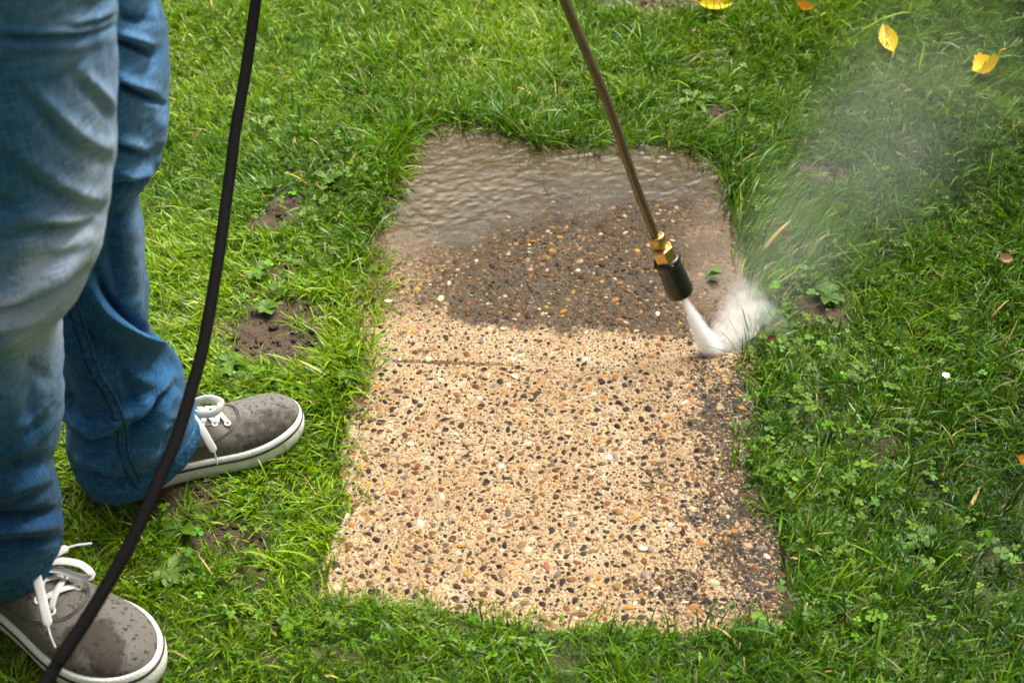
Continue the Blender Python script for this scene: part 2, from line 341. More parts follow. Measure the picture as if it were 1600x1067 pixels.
def make_slab(key, label, npeb, seed, MED):
    r = np.random.default_rng(seed); c = SLABS[key]; nu, nv = 380, 400
    G = slab_uv(c, nu, nv); x, y = G[..., 0].copy(), G[..., 1].copy()
    s = np.linspace(-1, 1, nu)[None, :]; t = np.linspace(-1, 1, nv)[:, None]
    z = slab_z(x.ravel(), y.ravel()).reshape(x.shape)
    ed = np.maximum(np.abs(s), np.abs(t)); ed = np.broadcast_to(ed, z.shape)
    u, v, _ = proj(np.stack([x, y, 0*x], -1)); jn = np.where(np.abs(t) > np.abs(s), .02+.98*sstep(830, 760, u)*sstep(585, 600, u+40*fbm(x*30, y*30, 0, 2, 78)), 1)     # the joint is packed with grit except at its left end
    z = z-.005*sstep(.988, 1, ed)*(1+.5*fbm(x*40, y*40, 0, 2, 77))*jn     # worn arris
    top = np.stack([x, y, z], -1).reshape(-1, 3); n0 = len(top)
    idx = np.arange(n0).reshape(nv, nu)
    loop = np.concatenate([idx[0, :-1], idx[:-1, -1], idx[-1, :0:-1], idx[:0:-1, 0]])
    bot = top[loop].copy(); bot[:, 2] = -.045
    k = len(loop); j = np.arange(k); q = np.stack([loop[j], n0+j, n0+(j+1) % k, loop[(j+1) % k]], -1)
    V = np.vstack([top, bot])
    o = mesh('paving_slab', V, np.vstack([gridF(nv, nu), q]), CONC, None, {'dirt': dirt(V[:, 0], V[:, 1]), 'wet': wet(V[:, 0], V[:, 1]), 'grime': dirt(V[:, 0], V[:, 1], True)[1]})
    tag(o, label, 'paving slab', 'paving slabs in the lawn')
    # pebbles set in the face: each a small squashed stone half sunk in the cement
    A, B, D, E = [gnd(*p)[:2] for p in c]
    S, T = r.random(npeb*2), r.random(npeb*2)
    pts = (A*(1-S[:, None])+B*S[:, None])*(1-T[:, None])+(E*(1-S[:, None])+D*S[:, None])*T[:, None]
    rad = np.clip(np.exp(r.normal(math.log(MED), .55, len(pts))), .0009, .0070)
    order = np.argsort(-rad); cell = {}; keep = []
    for i in order:
        if len(keep) >= npeb: break
        px, py, rr = pts[i, 0], pts[i, 1], rad[i]; cx, cy = int(px/.012), int(py/.012); ok = True
        for a in (-1, 0, 1):
            for b in (-1, 0, 1):
                for (qx, qy, qr) in cell.get((cx+a, cy+b), ()):
                    if (px-qx)**2+(py-qy)**2 < (.80*(rr+qr))**2: ok = False; break
                if not ok: break
            if not ok: break
        if ok and min(S[i], 1-S[i], T[i], 1-T[i]) > .006: cell.setdefault((cx, cy), []).append((px, py, rr)); keep.append(i)
    pts, rad = pts[keep], rad[keep]; n = len(pts)
    big = rad > .0031; Vs, Ts, cs, gl, base = [], [], [], [], 0
    zz = slab_z(pts[:, 0], pts[:, 1]); dd, gg = dirt(pts[:, 0], pts[:, 1], True); ww = wet(pts[:, 0], pts[:, 1])
    pc = np.array([p[0] for p in PAL]); pw = np.array([p[1] for p in PAL]); pw /= pw.sum()
    ch = r.choice(len(PAL), n, p=pw); tint = pc[ch]*np.exp(r.normal(0, .22, (n, 1)))*np.exp(r.normal(0, .06, (n, 3)))
    bk_ = r.random(n) < gg*.6; tint = np.where(bk_[:, None], np.array([.014, .012, .012])*np.exp(r.normal(0, .3, (n, 1))), tint)
    df = dd > .5                                       # on the unwashed face: duller, more ochre stones
    ds, rims = [], []
    for lev, msk in ((2, big), (1, ~big)):
        iv, it = ico(lev); idx = np.where(msk)[0]; k = len(idx)
        if not k: continue
        el = 1+r.random(k)*.75; fl = .24+.24*r.random(k); ang = r.random(k)*np.pi
        W = np.broadcast_to(iv, (k,)+iv.shape).copy()
        off = r.random((k, 1))*100
        lump = 1+.5*fbm(W[..., 0]*1.3+off, W[..., 1]*1.3+off*1.7, W[..., 2]*1.3, 2, seed)
        pn = nrm(r.normal(0, 1, (k, 9, 3))); pd = r.uniform(.62, .98, (k, 9)); dt = np.einsum('kpc,vc->kpv', pn, iv)
        cut = np.where(dt > .05, pd[..., None]/np.maximum(dt, .05), 9).min(1); lump = np.minimum(lump, cut)
        W *= lump[..., None]
        W[..., 0] *= (rad[idx]*np.sqrt(el))[:, None]; W[..., 1] *= (rad[idx]/np.sqrt(el))[:, None]; W[..., 2] *= (rad[idx]*fl)[:, None]
        ca, sa = np.cos(ang)[:, None], np.sin(ang)[:, None]
        xx = W[..., 0]*ca-W[..., 1]*sa; yy = W[..., 0]*sa+W[..., 1]*ca
        tl = r.normal(0, .16, (k, 2)); zc = W[..., 2]+xx*tl[:, :1]+yy*tl[:, 1:]
        emb = -rad[idx]*fl*(.30+.55*r.random(k))+.0001+np.where(dd[idx] > .5, .0002, 0)
        P = np.stack([xx+pts[idx, 0][:, None], yy+pts[idx, 1][:, None], zc+(zz[idx]+emb)[:, None]], -1)
        Vs.append(P.reshape(-1, 3)); Ts.append((it[None]+(np.arange(k)*len(iv))[:, None, None]).reshape(-1, 3)+base); base += k*len(iv)
        rep = lambda a: np.repeat(a, len(iv), axis=0)
        rims.append((1-np.clip(iv[:, 2], 0, 1))[None].repeat(k, 0).ravel())
        cs.append(rep(tint[idx])); gl.append(rep(.35+.65*ww[idx])); ds.append(rep(dd[idx]))
    pb = mesh('pebbles', np.vstack(Vs), np.vstack(Ts), PEB, o, {'tint': np.vstack(cs), 'gloss': np.concatenate(gl), 'dirt': np.concatenate(ds), 'rim': np.concatenate(rims)})
    pb['kind'] = 'stuff'
    return o
make_slab('near', 'clean sand-coloured pebble-dash paving slab, washed bright, at the bottom of the lawn strip', 28000, 41, .0019)
make_slab('far', 'dark dirty pebble-dash paving slab half under muddy water, beneath the spray nozzle', 26000, 42, .0015)
# --- muddy water standing on the far slab
WX = [540, 580, 620, 680, 740, 800, 870, 950, 1050, 1150, 1200]; WY = [418, 420, 404, 386, 366, 338, 322, 318, 312, 335, 345]
res = .0026; A0 = gnd(560, 600)[:2]; wx = np.arange(-.36, .45, res); wy = np.arange(gnd(0, 600)[1], gnd(0, 172)[1], res)
X, Y = np.meshgrid(wx, wy); x, y = X.ravel(), Y.ravel(); u, v, _ = proj(np.stack([x, y, 0*x], -1))
nn = fbm(x*16, y*16, 0, 3, 51)
mud = sstep(-38, 62, np.interp(u, WX, WY)-v+nn*26)
film = .34*sstep(1000, 1120, u+nn*60)*sstep(500, 435, v+nn*20)*sstep(260, 330, v)
film = np.maximum(film, .12*sstep(60, -20, np.abs(v-np.interp(u, WX, WY)-30)+nn*30))
mud = np.clip(np.maximum(mud*.90, film), 0, .95)
amp = sstep(-40, 60, np.interp(u, WX, WY)-v)
a, b = x*.92+y*.30, -x*.30+y*.92
wv = ((vnoise(a*84+.9*nn, b*126+1.4*nn, .3, 61)*.0010+vnoise(a*150, b*210, .7, 63)*.0004)*(.7+.5*fbm(a*7, b*7, 0, 2, 67)) + .0008*vnoise(a*8, b*14, 0, 64))
zz = .0012+wv*(.05+.95*amp)-.001*(1-amp)
lim = sstep(575, 545, v-.3*(u-1100)*(u > 1100)); keep = (open_dist(x, y) < .03) & (mud > .03)
keep2 = keep.reshape(X.shape); cellk = keep2[:-1, :-1] & keep2[1:, :-1] & keep2[:-1, 1:] & keep2[1:, 1:]
F = gridF(len(wy), len(wx))[cellk.ravel()]; used, inv = np.unique(F, return_inverse=True)
m = M('muddy_water')
nz = m.noise(160, 2, .5); nl = m.noise(14, 3, .5)
mc = m.mix(nl, (.054, .040, .018), (.082, .062, .030)); mc = m.mix(m.attr('silt'), mc, (.19, .125, .06))
up_ = m.N('CombineXYZ', i_Z=1.0); dif = m.N('BsdfDiffuse', i_Color=mc); m.t.links.new(up_.outputs[0], dif.inputs['Normal']); tr = m.N('BsdfTransparent', i_Color=(.97, .95, .92))
b1 = m.N('MixShader', i_0=m.attr('mud')); m.t.links.new(tr.outputs[0], b1.inputs[1]); m.t.links.new(dif.outputs[0], b1.inputs[2])
bn = m.bump(nz, .06, .001)
gl = m.N('BsdfGlossy', i_Color=(1, 1, 1), i_Roughness=.02); m.t.links.new(bn, gl.inputs['Normal'])
fr = m.N('Fresnel', i_IOR=1.335); m.t.links.new(bn, fr.inputs['Normal'])
b2 = m.N('MixShader', i_0=m.math('MULTIPLY', fr, m.math('MULTIPLY_ADD', m.attr('mud'), 2.6, -.05, clamp=True))); m.t.links.new(b1.outputs[0], b2.inputs[1]); m.t.links.new(gl.outputs[0], b2.inputs[2])
wmat = m.done(b2.outputs[0])
wt = mesh('water', np.stack([x, y, zz], -1)[used], inv.reshape(-1, 4), wmat, None, {'mud': mud[used], 'silt': (sstep(980, 1110, u+nn*60)*sstep(300, 380, v)*.8+.6*sstep(700, 610, u)*sstep(330, 400, v))[used]}); tag(wt, kind='structure')

# --- loose crumbs of earth on the bare patches
r = np.random.default_rng(77); n0 = 60000; x, y = r.uniform(-1, 1.2, n0), r.uniform(.75, 2.8, n0); k = (r.random(n0) < .55*soil_mask(x, y)) & (open_dist(x, y) > .004); x, y = x[k], y[k]; n = len(x)
iv, it = ico(1); rd = np.clip(np.exp(r.normal(math.log(.0021), .55, n)), .0008, .008); off = r.random((n, 1))*50
W = iv[None]*(1+.7*fbm(iv[None, :, 0]*1.4+off, iv[None, :, 1]*1.4+off, iv[None, :, 2]*1.4, 2, 3))[..., None]*rd[:, None, None]*np.array([1, 1, .7])
P = W+np.stack([x, y, ground_h(x, y)+.003+rd*.3], -1)[:, None]
o = mesh('soil_crumbs', P.reshape(-1, 3), (it[None]+(np.arange(n)*len(iv))[:, None, None]).reshape(-1, 3), gmat, None, {'soil': np.ones(n*len(iv))}); tag(o, 'loose crumbs of dark earth on the bare patches in the lawn', 'soil', kind='stuff')
# ================================================================== GRASS, CLOVER, WEEDS, LEAVES
FOOT = []      # shoe footprints on the ground: (heel xy, toe xy, half width)
REAR_TOE, REAR_ANG = gnd(474, 672)[:2], R(24)
FRONT_TOE, FRONT_ANG = gnd(246, 1082)[:2], R(-33)
for tp, an in ((REAR_TOE, REAR_ANG), (FRONT_TOE, FRONT_ANG)):
    d = np.array([math.cos(an), math.sin(an)]); FOOT.append((tp-d*.25, tp-d*.045, .050))
def foot_d(x, y):
    d = np.full(np.shape(x), 9.)
    for h, t, w_ in FOOT: d = np.minimum(d, dpoly(x, y, [tuple(h), tuple(t)])-w_)
    return d
def leafmat(name, attrname='tint', rough=.34, trans=.28, vein=False):
    m = M(name); c = m.attr(attrname, 'Color'); n = m.noise(180, 2, .5)
    c2 = m.mix(.3, c, m.mix(n, (.55, .55, .55), (1.25, 1.25, 1.2)), 'MULTIPLY')
    p = m.pbr(c2, rough, spec=.27)
    t = m.N('BsdfTranslucent'); m.t.links.new(m.mix(1, c2, (1.15, 1.2, .55), 'MULTIPLY'), t.inputs[0])
    x = m.N('MixShader', i_0=trans); m.t.links.new(p, x.inputs[1]); m.t.links.new(t.outputs[0], x.inputs[2])
    return m.done(x.outputs[0])
GRASS, CLOV = leafmat('grass_blade'), leafmat('clover_leaf', rough=.5, trans=.25)
def seen(x, y, mar=70):
    u, v, Z = proj(np.stack([x, y, 0*x], -1)); return (u > -mar) & (u < 1600+mar) & (v > -mar) & (v < 1067+mar+60) & (Z > 0)
def make_grass():
    r = RNG
    def tufts(n, x0, x1, y0, y1): return np.stack([r.uniform(x0, x1, n), r.uniform(y0, y1, n)], -1)
    T = tufts(80000, -1.7, 1.9, .45, 3.6)
    vis = seen(T[:, 0], T[:, 1]); T = T[vis | (r.random(len(T)) < .6)]
    d = open_dist(T[:, 0], T[:, 1]); so = soil_mask(T[:, 0], T[:, 1])
    k = (d > -.004) & (r.random(len(T)) > so*.97); T = T[k]; d = d[k]
    thin = fbm(T[:, 0]*3.2, T[:, 1]*3.2, 0, 3, 71)
    k = r.random(len(T)) < np.clip(1.05+thin*.8, .55, 1); T = T[k]; d = d[k]
    nT = len(T); vis = seen(T[:, 0], T[:, 1]); nb = np.where(vis, r.integers(11, 22, nT), r.integers(7, 12, nT))
    u, v, _ = proj(np.stack([T[:, 0], T[:, 1], 0*d], -1))
    tone = fbm(T[:, 0]*2.6, T[:, 1]*2.6, 0, 3, 73)+.45*r.normal(0, .5, nT)+.38*sstep(1300, 400, u+.7*v)-.42*sstep(900, 1600, u+.5*v)  # yellower upper left, darker right and bottom: light falloff painted into the blade tone
    hgt = (.0235+.010*fbm(T[:, 0]*5, T[:, 1]*5, 0, 2, 79)+.006*r.normal(0, 1, nT))
    hgt *= 1+.5*sstep(.05, .0, d)*(v < 600)                          # rank growth along the paving edge
    hgt *= np.where(u > 560, 1+.28*sstep(420, 120, v), 1)              # longer at the back and to the right
    hgt *= 1-.15*sstep(620, 300, u)
    blow = sstep(1, .3, np.hypot((u-1215)/95, (v-395)/150)); hgt *= 1+.45*blow
    hgt = np.clip(hgt, .014, .075)
    I = np.repeat(np.arange(nT), nb); n = len(I)
    ph = r.uniform(0, 2*np.pi, n); rr = np.abs(r.normal(0, .011, n))
    x = T[I, 0]+rr*np.cos(ph); y = T[I, 1]+rr*np.sin(ph)
    L = hgt[I]*np.exp(r.normal(0, .33, n))
    wd = np.clip(np.exp(r.normal(math.log(.00088), .34, n)), .0006, .0026)*(.8+6*L)
    gxx = fbm(x*2.3, y*2.3, 0, 2, 83); gyy = fbm(x*2.3, y*2.3, 0, 2, 87)
    ang = r.uniform(0, 2*np.pi, n); lx = np.cos(ang)+1.3*gxx+.5*np.cos(ph); ly = np.sin(ang)+1.3*gyy+.5*np.sin(ph)
    bl = blow[I]; lx = lx*(1-.8*bl)+bl*1.0; ly = ly*(1-.8*bl)+bl*.9
    q = np.hypot(lx, ly)+1e-6; lx /= q; ly /= q
    lean = np.clip(r.normal(.62, .30, n), .05, 1.25); curl = np.clip(r.normal(.75, .4, n), 0, 1.7)
    fd = foot_d(x, y); k = (r.random(n) > .93*np.clip(soil_mask(x, y)*1.3, 0, 1)) & (fd > -.012) & (open_dist(x, y) > -.012)
    L = L*np.where(fd < .03, .55+.45*sstep(0, .03, fd), 1)
    # tone -> colour (blade colours, falloff included: yellow-green, mid, deep, blue-green, straw)
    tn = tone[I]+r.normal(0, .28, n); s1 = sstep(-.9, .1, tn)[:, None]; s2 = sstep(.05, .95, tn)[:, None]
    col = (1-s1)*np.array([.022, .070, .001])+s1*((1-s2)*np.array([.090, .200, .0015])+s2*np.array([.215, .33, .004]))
    bw = (r.random(n) < .10)[:, None]; col = np.where(bw, col*np.array([.7, .95, 3.])+np.array([0, 0, .014]), col)
    dry = (r.random(n) < .026)[:, None]; col = np.where(dry, np.array([.36, .27, .10])*np.exp(r.normal(0, .3, (n, 1))), col)
    col = col*np.exp(r.normal(0, .16, (n, 1)))
    xs = [a[k] for a in (x, y, L, wd, lx, ly, lean, curl, ang)]; col = col[k]; x, y, L, wd, lx, ly, lean, curl, ang = xs; n = len(x)
    z0 = np.maximum(ground_h(x, y), -.006)-.002
    ts = np.array([0, .30, .58, .82, 1.]); wp = np.array([.75, 1., .92, .62, .0])
    # arc: the angle from vertical grows along the blade
    P = []; px, pz = np.zeros(n), np.zeros(n); P.append((px.copy(), pz.copy()))
    for a, b in zip(ts[:-1], ts[1:]):
        th = lean+curl*((a+b)/2)**1.3*1.25; th = np.minimum(th, 1.9)
        px = px+np.sin(th)*(b-a)*L; pz = pz+np.cos(th)*(b-a)*L; P.append((px.copy(), pz.copy()))
    tw = RNG.normal(0, .6, n); sx = -ly*np.cos(tw)+lx*np.sin(tw)*.4; sy = lx*np.cos(tw)+ly*np.sin(tw)*.4; sz = np.sin(tw)*.6
    V = np.empty((n, 9, 3)); tt = np.empty((n, 9))
    for i in range(5):
        cx, cy, cz = x+lx*P[i][0], y+ly*P[i][0], z0+np.maximum(P[i][1], .001*i)
        if i == 4: V[:, 8] = np.stack([cx, cy, cz], -1)
        else:
            h = wd*wp[i]; V[:, 2*i] = np.stack([cx-sx*h, cy-sy*h, cz-sz*h], -1); V[:, 2*i+1] = np.stack([cx+sx*h, cy+sy*h, cz+sz*h], -1)
    b9 = (np.arange(n)*9)[:, None, None]
    Q = (np.array([[0, 1, 3, 2], [2, 3, 5, 4], [4, 5, 7, 6]])[None]+b9).reshape(-1, 4); Tt = (np.array([[6, 7, 8]])[None]+b9).reshape(-1, 3)
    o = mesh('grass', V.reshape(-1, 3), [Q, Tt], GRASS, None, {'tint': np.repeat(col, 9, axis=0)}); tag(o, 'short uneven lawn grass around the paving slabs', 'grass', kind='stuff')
    print('blades', n)
make_grass()
# leaf outline helper: a strip of half-widths along a curved midrib
def leaf_strip(L, W, prof, droop=.3, fold=.25, up=.6, nx=9):
    t = np.linspace(0, 1, nx); w_ = np.interp(t, np.linspace(0, 1, len(prof)), prof)*W
    th = up-droop*t*1.6; dx = np.concatenate([[0], np.cumsum(np.cos((th[:-1]+th[1:])/2)*L/(nx-1))]); dz = np.concatenate([[0], np.cumsum(np.sin((th[:-1]+th[1:])/2)*L/(nx-1))])
    V = []
    for s in (-1, -.5, 0, .5, 1): V.append(np.stack([dx, s*w_, dz+fold*np.abs(s)*w_], -1))
    V = np.stack(V, 1).reshape(-1, 3); return V, gridF(nx, 5)
def rotz(V, a, off=(0, 0, 0)):
    c, s = math.cos(a), math.sin(a); return np.stack([V[:, 0]*c-V[:, 1]*s, V[:, 0]*s+V[:, 1]*c, V[:, 2]], -1)+np.asarray(off)
# clover: heart-shaped leaflets in threes on thin stalks
CLZ = [(1250,560,150,110,1.),(1450,620,170,150,.8),(1180,720,60,70,.9),(1350,760,200,160,.6),(1300,950,230,110,.5),(470,440,90,70,1.),(520,330,90,60,.6),(400,300,90,70,.55),(400,470,60,30,.9),(320,600,110,50,1.),
       (330,880,140,80,.7),(520,770,60,110,.6),(450,1000,150,60,.6),(800,1020,250,45,.45),(230,650,60,80,.5),(560,250,60,60,.5),(1560,900,90,160,.4),(420,180,130,80,.35),(700,120,200,70,.2),(1250,470,60,50,.8)]
def make_clover():
    r = np.random.default_rng(99); n0 = 60000
    x, y = r.uniform(-1.2, 1.4, n0), r.uniform(.7, 2.9, n0); u, v, _ = proj(np.stack([x, y, 0*x], -1)); p = np.full(n0, .05)
    for cx, cy, a, b, k in CLZ: p = np.maximum(p, k*sstep(1.2, .4, np.hypot((u-cx)/a, (v-cy)/b)))
    p *= np.clip(.6+1.3*fbm(x*9, y*9, 0, 2, 101), 0, 1.2)
    k = (r.random(n0) < p*.36) & (open_dist(x, y) > .0) & (foot_d(x, y) > .012) & seen(x, y, 120); x, y = x[k], y[k]; n = len(x)
    h = r.uniform(.012, .034, n); z = np.maximum(ground_h(x, y), -.004); s = np.exp(r.normal(math.log(.0049), .30, n))
    t = np.linspace(0, 1, 5); wv = np.array([.10, .36, .52, .50, .20])
    lf = []
    for i, (tt, w_) in enumerate(zip(t, wv)):
        notch = -.10 if i == 4 else 0
        for q in (-1, 0, 1): lf.append((tt+(notch if q == 0 else 0)+(.0 if q else 0), q*w_, abs(q)*.16*w_-.10*tt*tt))
    lf = np.array(lf); lF = gridF(5, 3); nl = len(lf)
    V, F, Cc = [], [], []
    yaw = r.uniform(0, 6.283, n); tx, ty = r.normal(0, .28, n), r.normal(0, .28, n)
    base = np.array([.072, .165, .005])*np.exp(r.normal(0, .22, (n, 1)))*np.exp(r.normal(0, .10, (n, 3)))
    pale = (r.random(n) < .10)[:, None]; base = np.where(pale, base*np.array([1.6, 1.4, 1.8]), base)
    for j in range(3):
        a = yaw+j*2.094+r.normal(0, .12, n); c, sn = np.cos(a)[:, None], np.sin(a)[:, None]
        lx, ly, lz = lf[:, 0]*s[:, None]+.0006, lf[:, 1]*s[:, None], lf[:, 2]*s[:, None]
        X_, Y_ = lx*c-ly*sn, lx*sn+ly*c; Z_ = lz+X_*tx[:, None]+Y_*ty[:, None]
        V.append(np.stack([X_+x[:, None], Y_+y[:, None], Z_+(z+h)[:, None]], -1).reshape(-1, 3))
        F.append((lF[None]+(np.arange(n)*nl)[:, None, None]).reshape(-1, 4)+j*n*nl); Cc.append(np.repeat(base, nl, 0))
    o = mesh('clover', np.vstack(V), np.vstack(F), CLOV, None, {'tint': np.vstack(Cc)}); tag(o, 'small three-lobed clover leaves growing through the lawn', 'clover', kind='stuff'); print('clover', n)
make_clover()
# broadleaf weeds: rosettes, each leaf a part
WEEDM = leafmat('weed_leaf', rough=.48, trans=.25)
def weed(px, py, n, L, W, lab, tint, seed, up=.5, prof=(.12, .35, .7, .95, 1, .9, .6, 0.05), ang=None):
    r = random.Random(seed); p = gnd(px, py); e = bpy.data.objects.new('broadleaf_weed', None); C.objects.link(e); e.location = (p[0], p[1], .002)
    tag(e, lab, 'weed', 'broadleaf weeds in the lawn'); a0 = r.random()*6.28
    L *= .68; W *= .7; tint = tuple(np.array(tint)*np.array([.62, .66, .45]))
    for i in range(n):
        l = L*r.uniform(.7, 1.12); V, F = leaf_strip(l, W*r.uniform(.8, 1.1), prof, r.uniform(.25, .6), .3, up+r.uniform(-.15, .25))
        a = (a0+i*6.283/n+r.uniform(-.3, .3)) if ang is None else ang+(i-(n-1)/2)*.7+r.uniform(-.1, .1)
        V = rotz(V, a); V[:, 2] += .010; k = r.uniform(.8, 1.2)
        mesh('leaf', V, F, WEEDM, e, {'tint': np.tile(np.array(tint)*k, (len(V), 1))})
    return e
G1, G2, G3 = (.13, .25, .035), (.10, .21, .03), (.16, .27, .075)
weed(412, 205, 3, .034, .012, 'pale two-leaved weed in grass right of the hose, near the top', (.25, .36, .15), 1)
weed(418, 492, 7, .030, .012, 'low bright green weed growing on the large bare soil patch', G1, 2)
weed(515, 290, 4, .038, .013, 'pale oval-leaved weed left of the muddy water', G3, 3)
weed(415, 300, 5, .036, .012, 'mid green weed beside the small soil gap above the soil patch', G2, 4)
weed(405, 437, 5, .032, .012, 'broad rosette weed just above the large bare soil patch', G1, 5)
weed(1085, 165, 5, .06, .010, 'long-leaved pale weed behind the top right slab corner', (.2, .33, .06), 6, .4)
weed(1128, 436, 2, .042, .013, 'flat pair of green leaves lying over the slab edge beside the spray', (.17, .30, .045), 7, .15, ang=R(170))
weed(1290, 470, 7, .045, .013, 'leafy weed clump right of the spray on bare soil', G2, 8)
weed(1435, 850, 5, .036, .011, 'green weed rosette in the right-hand lawn below the white daisy', G2, 9)
weed(265, 905, 6, .045, .011, 'pale-hearted plantain weed right of the front shoe laces', G3, 10, .3)
weed(285, 835, 5, .042, .012, 'wide-leaved weed between the two shoes near the hose', G1, 11, .3)
weed(455, 985, 2, .026, .010, 'small yellow-green upright leaf pair below the slab corner', (.2, .36, .06), 12, .7)
weed(360, 575, 6, .034, .012, 'leafy weed directly beyond the rear shoe laces', G1, 13)
weed(560, 250, 5, .038, .012, 'weed with folded leaves by the far left slab corner', G2, 14)
weed(1195, 515, 6, .034, .010, 'dark green weed at the slab edge where the spray lands', (.05, .13, .015), 15, .7)
weed(545, 600, 5, .032, .011, 'weed leaning over the left slab edge near the joint', G1, 16)
# fallen leaves
def leafm(name, c1, c2, spots=(.12, .05, .01)):
    m = M(name); n = m.noise(60, 3); s = m.noise(220, 3, .6); c = m.mix(n, c1, c2); c = m.mix(m.ramp(s, [(.70, 0), (.76, .5)]), c, spots)
    p = m.pbr(c, .45, spec=.4); t = m.N('BsdfTranslucent'); m.t.links.new(c, t.inputs[0]); x = m.N('MixShader', i_0=.3); m.t.links.new(p, x.inputs[1]); m.t.links.new(t.outputs[0], x.inputs[2])
    return m.done(x.outputs[0])
LY = leafm('yellow_leaf', (.92, .56, .003), (.95, .68, .006)); LO = leafm('orange_leaf', (.62, .22, .015), (.75, .36, .02)); LB = leafm('brown_leaf', (.30, .16, .08), (.48, .30, .18)); LR = leafm('red_leaf', (.13, .045, .022), (.22, .075, .03))
def fallen(px, py, L, W, yaw, tilt, roll, curl, mat, lab, z=.032, prof=(.06, .55, .88, 1, .95, .78, .5, .04)):
    p = gnd(px, py, z); nx, ny = 22, 11; t = np.linspace(0, 1, nx); s = np.linspace(-1, 1, ny); w_ = np.interp(t, np.linspace(0, 1, len(prof)), prof)*W
    w_ = w_*(1+.05*np.sin(t*38))
    X_ = (t[:, None]-.5)*L+0*s; Y_ = w_[:, None]*s[None]; Z_ = curl*(4*(t[:, None]-.5)**2*.012+.9*(Y_**2)/W)-.0012*np.exp(-(Y_/.0012)**2)+.0012*np.sin(t[:, None]*60+np.abs(s)*6)*np.abs(s)
    V = np.stack([X_, Y_, Z_], -1).reshape(-1, 3); e = mesh('fallen_leaf', V, gridF(nx, ny), mat)
    e.location = p; e.rotation_euler = (roll, tilt, yaw)
    tag(e, lab, 'leaf', 'fallen leaves on the lawn')
    P = np.array([[-L*.5, 0, curl*.012], [-L*.62, .002, .004+curl*.013], [-L*.75, .006, .002+curl*.014]]); Vv, Ff = sweep(catmull(P, 7), .0009, nseg=6); mesh('leaf_stalk', Vv, Ff, mat, e)
fallen(1388, 62, .074, .0165, R(96), R(-12), R(-18), .5, LY, 'bright yellow oval leaf standing upright in the lawn, upper right')
fallen(1545, 112, .056, .024, R(205), R(18), R(28), 1.5, LY, 'yellow curled leaf near the top right corner of the lawn')
fallen(1118, 8, .066, .014, R(4), R(2), R(30), .6, LY, 'long yellow leaf beside the bare soil at the top edge')
fallen(1256, 15, .034, .011, R(-10), R(8), R(12), 1.2, LO, 'small orange leaf in the grass at the top edge')
fallen(1568, 407, .024, .009, R(15), R(10), R(15), .8, LB, 'small pale brown leaf at the right edge of the lawn', z=.036)
fallen(1226, 370, .013, .008, R(60), R(10), R(10), .8, LR, 'tiny dark red leaf scrap in the misty grass', z=.046)
fallen(1597, 722, .016, .010, R(80), 0, R(20), .8, LO, 'tiny orange leaf scrap cut by the right picture edge', z=.036)
fallen(1201, 532, .016, .006, R(40), R(10), R(20), .8, LR, 'small red-brown leaf scrap at the slab edge by the spray', z=.03)
# a daisy
def daisy(px, py):
    p = gnd(px, py, .035); pm = M('petal_white'); pm = pm.done(pm.pbr((.8, .78, .74), .6)); ym = M('daisy_yellow'); ym = ym.done(ym.pbr((.75, .5, .03), .7))
    e = bpy.data.objects.new('daisy_flower', None); C.objects.link(e); e.location = p; tag(e, 'tiny white daisy in the right-hand lawn', 'flower')
    for k in range(9):
        V, F = leaf_strip(.0062, .0013, (.4, .9, 1, .8, .2), .3, .1, .25, 5); mesh('petal', rotz(V, k*.698), F, pm, e)
    iv, it = ico(2); mesh('flower_heart', iv*np.array([.0017, .0017, .001]), it, ym, e)
    V, F = sweep(np.array([[0, 0, -.034], [.001, 0, -.015], [0, 0, 0]]), .0006, nseg=6); mesh('stem', V, F, WEEDM, e, {'tint': np.tile([.1, .2, .03], (len(V), 1))})
daisy(1478, 586)
# ================================================================== PERSON: jeans, shoes, upper body out of frame
NEAR_Y, FAR_Y = 1.03, 1.217
def prof(pts, n):
    P = np.array(pts, float); y = P[:, 0]; q = np.linspace(y[0], y[-1], n); return q, [np.interp(q, y, P[:, i]) for i in range(1, P.shape[1])]
def smooth1(a, k=5):
    a = np.asarray(a, float); p = np.pad(a, k, mode='edge'); return np.convolve(p, np.ones(2*k+1)/(2*k+1), 'valid')
NT, NS = 240, 560
TH = np.linspace(0, 2*np.pi, NT, endpoint=False)
def leg_rings(Lp, Rp, ry, sq=.92):
    """rings through a left and a right silhouette point (world), half depth ry"""
    c = (Lp+Rp)/2; u = (Rp-Lp)/2; ud = nrm(u); z = np.array([0, 0, 1.])
    v = nrm(np.cross(z, ud)); cs, sn = np.cos(TH), np.sin(TH)
    sx = np.sign(cs)*np.abs(cs)**sq; sy = np.sign(sn)*np.abs(sn)**sq
    return c[:, None]+u[:, None]*sx[None, :, None]+v[:, None]*(ry[:, None]*sy)[..., None]
# near leg: image row, right silhouette (px), half width, half depth (m)
NEAR = [(-340,196,.118,.11),(-150,186,.108,.104),(0,177,.10,.10),(60,179,.10,.10),(150,180,.10,.10),(240,178,.10,.099),(320,172,.10,.098),(370,163,.098,.097),(410,152,.095,.096),(440,137,.09,.094),
        (465,113,.083,.088),(486,94,.077,.080),(505,91,.074,.075),(540,95,.073,.073),(600,95,.074,.072),(650,93,.075,.071),(690,87,.076,.070),(730,80,.076,.070),(765,85,.078,.071),(800,95,.080,.072),
        (820,97,.081,.072),(842,93,.079,.066),(862,89,.077,.058),(880,93,.078,.052)]
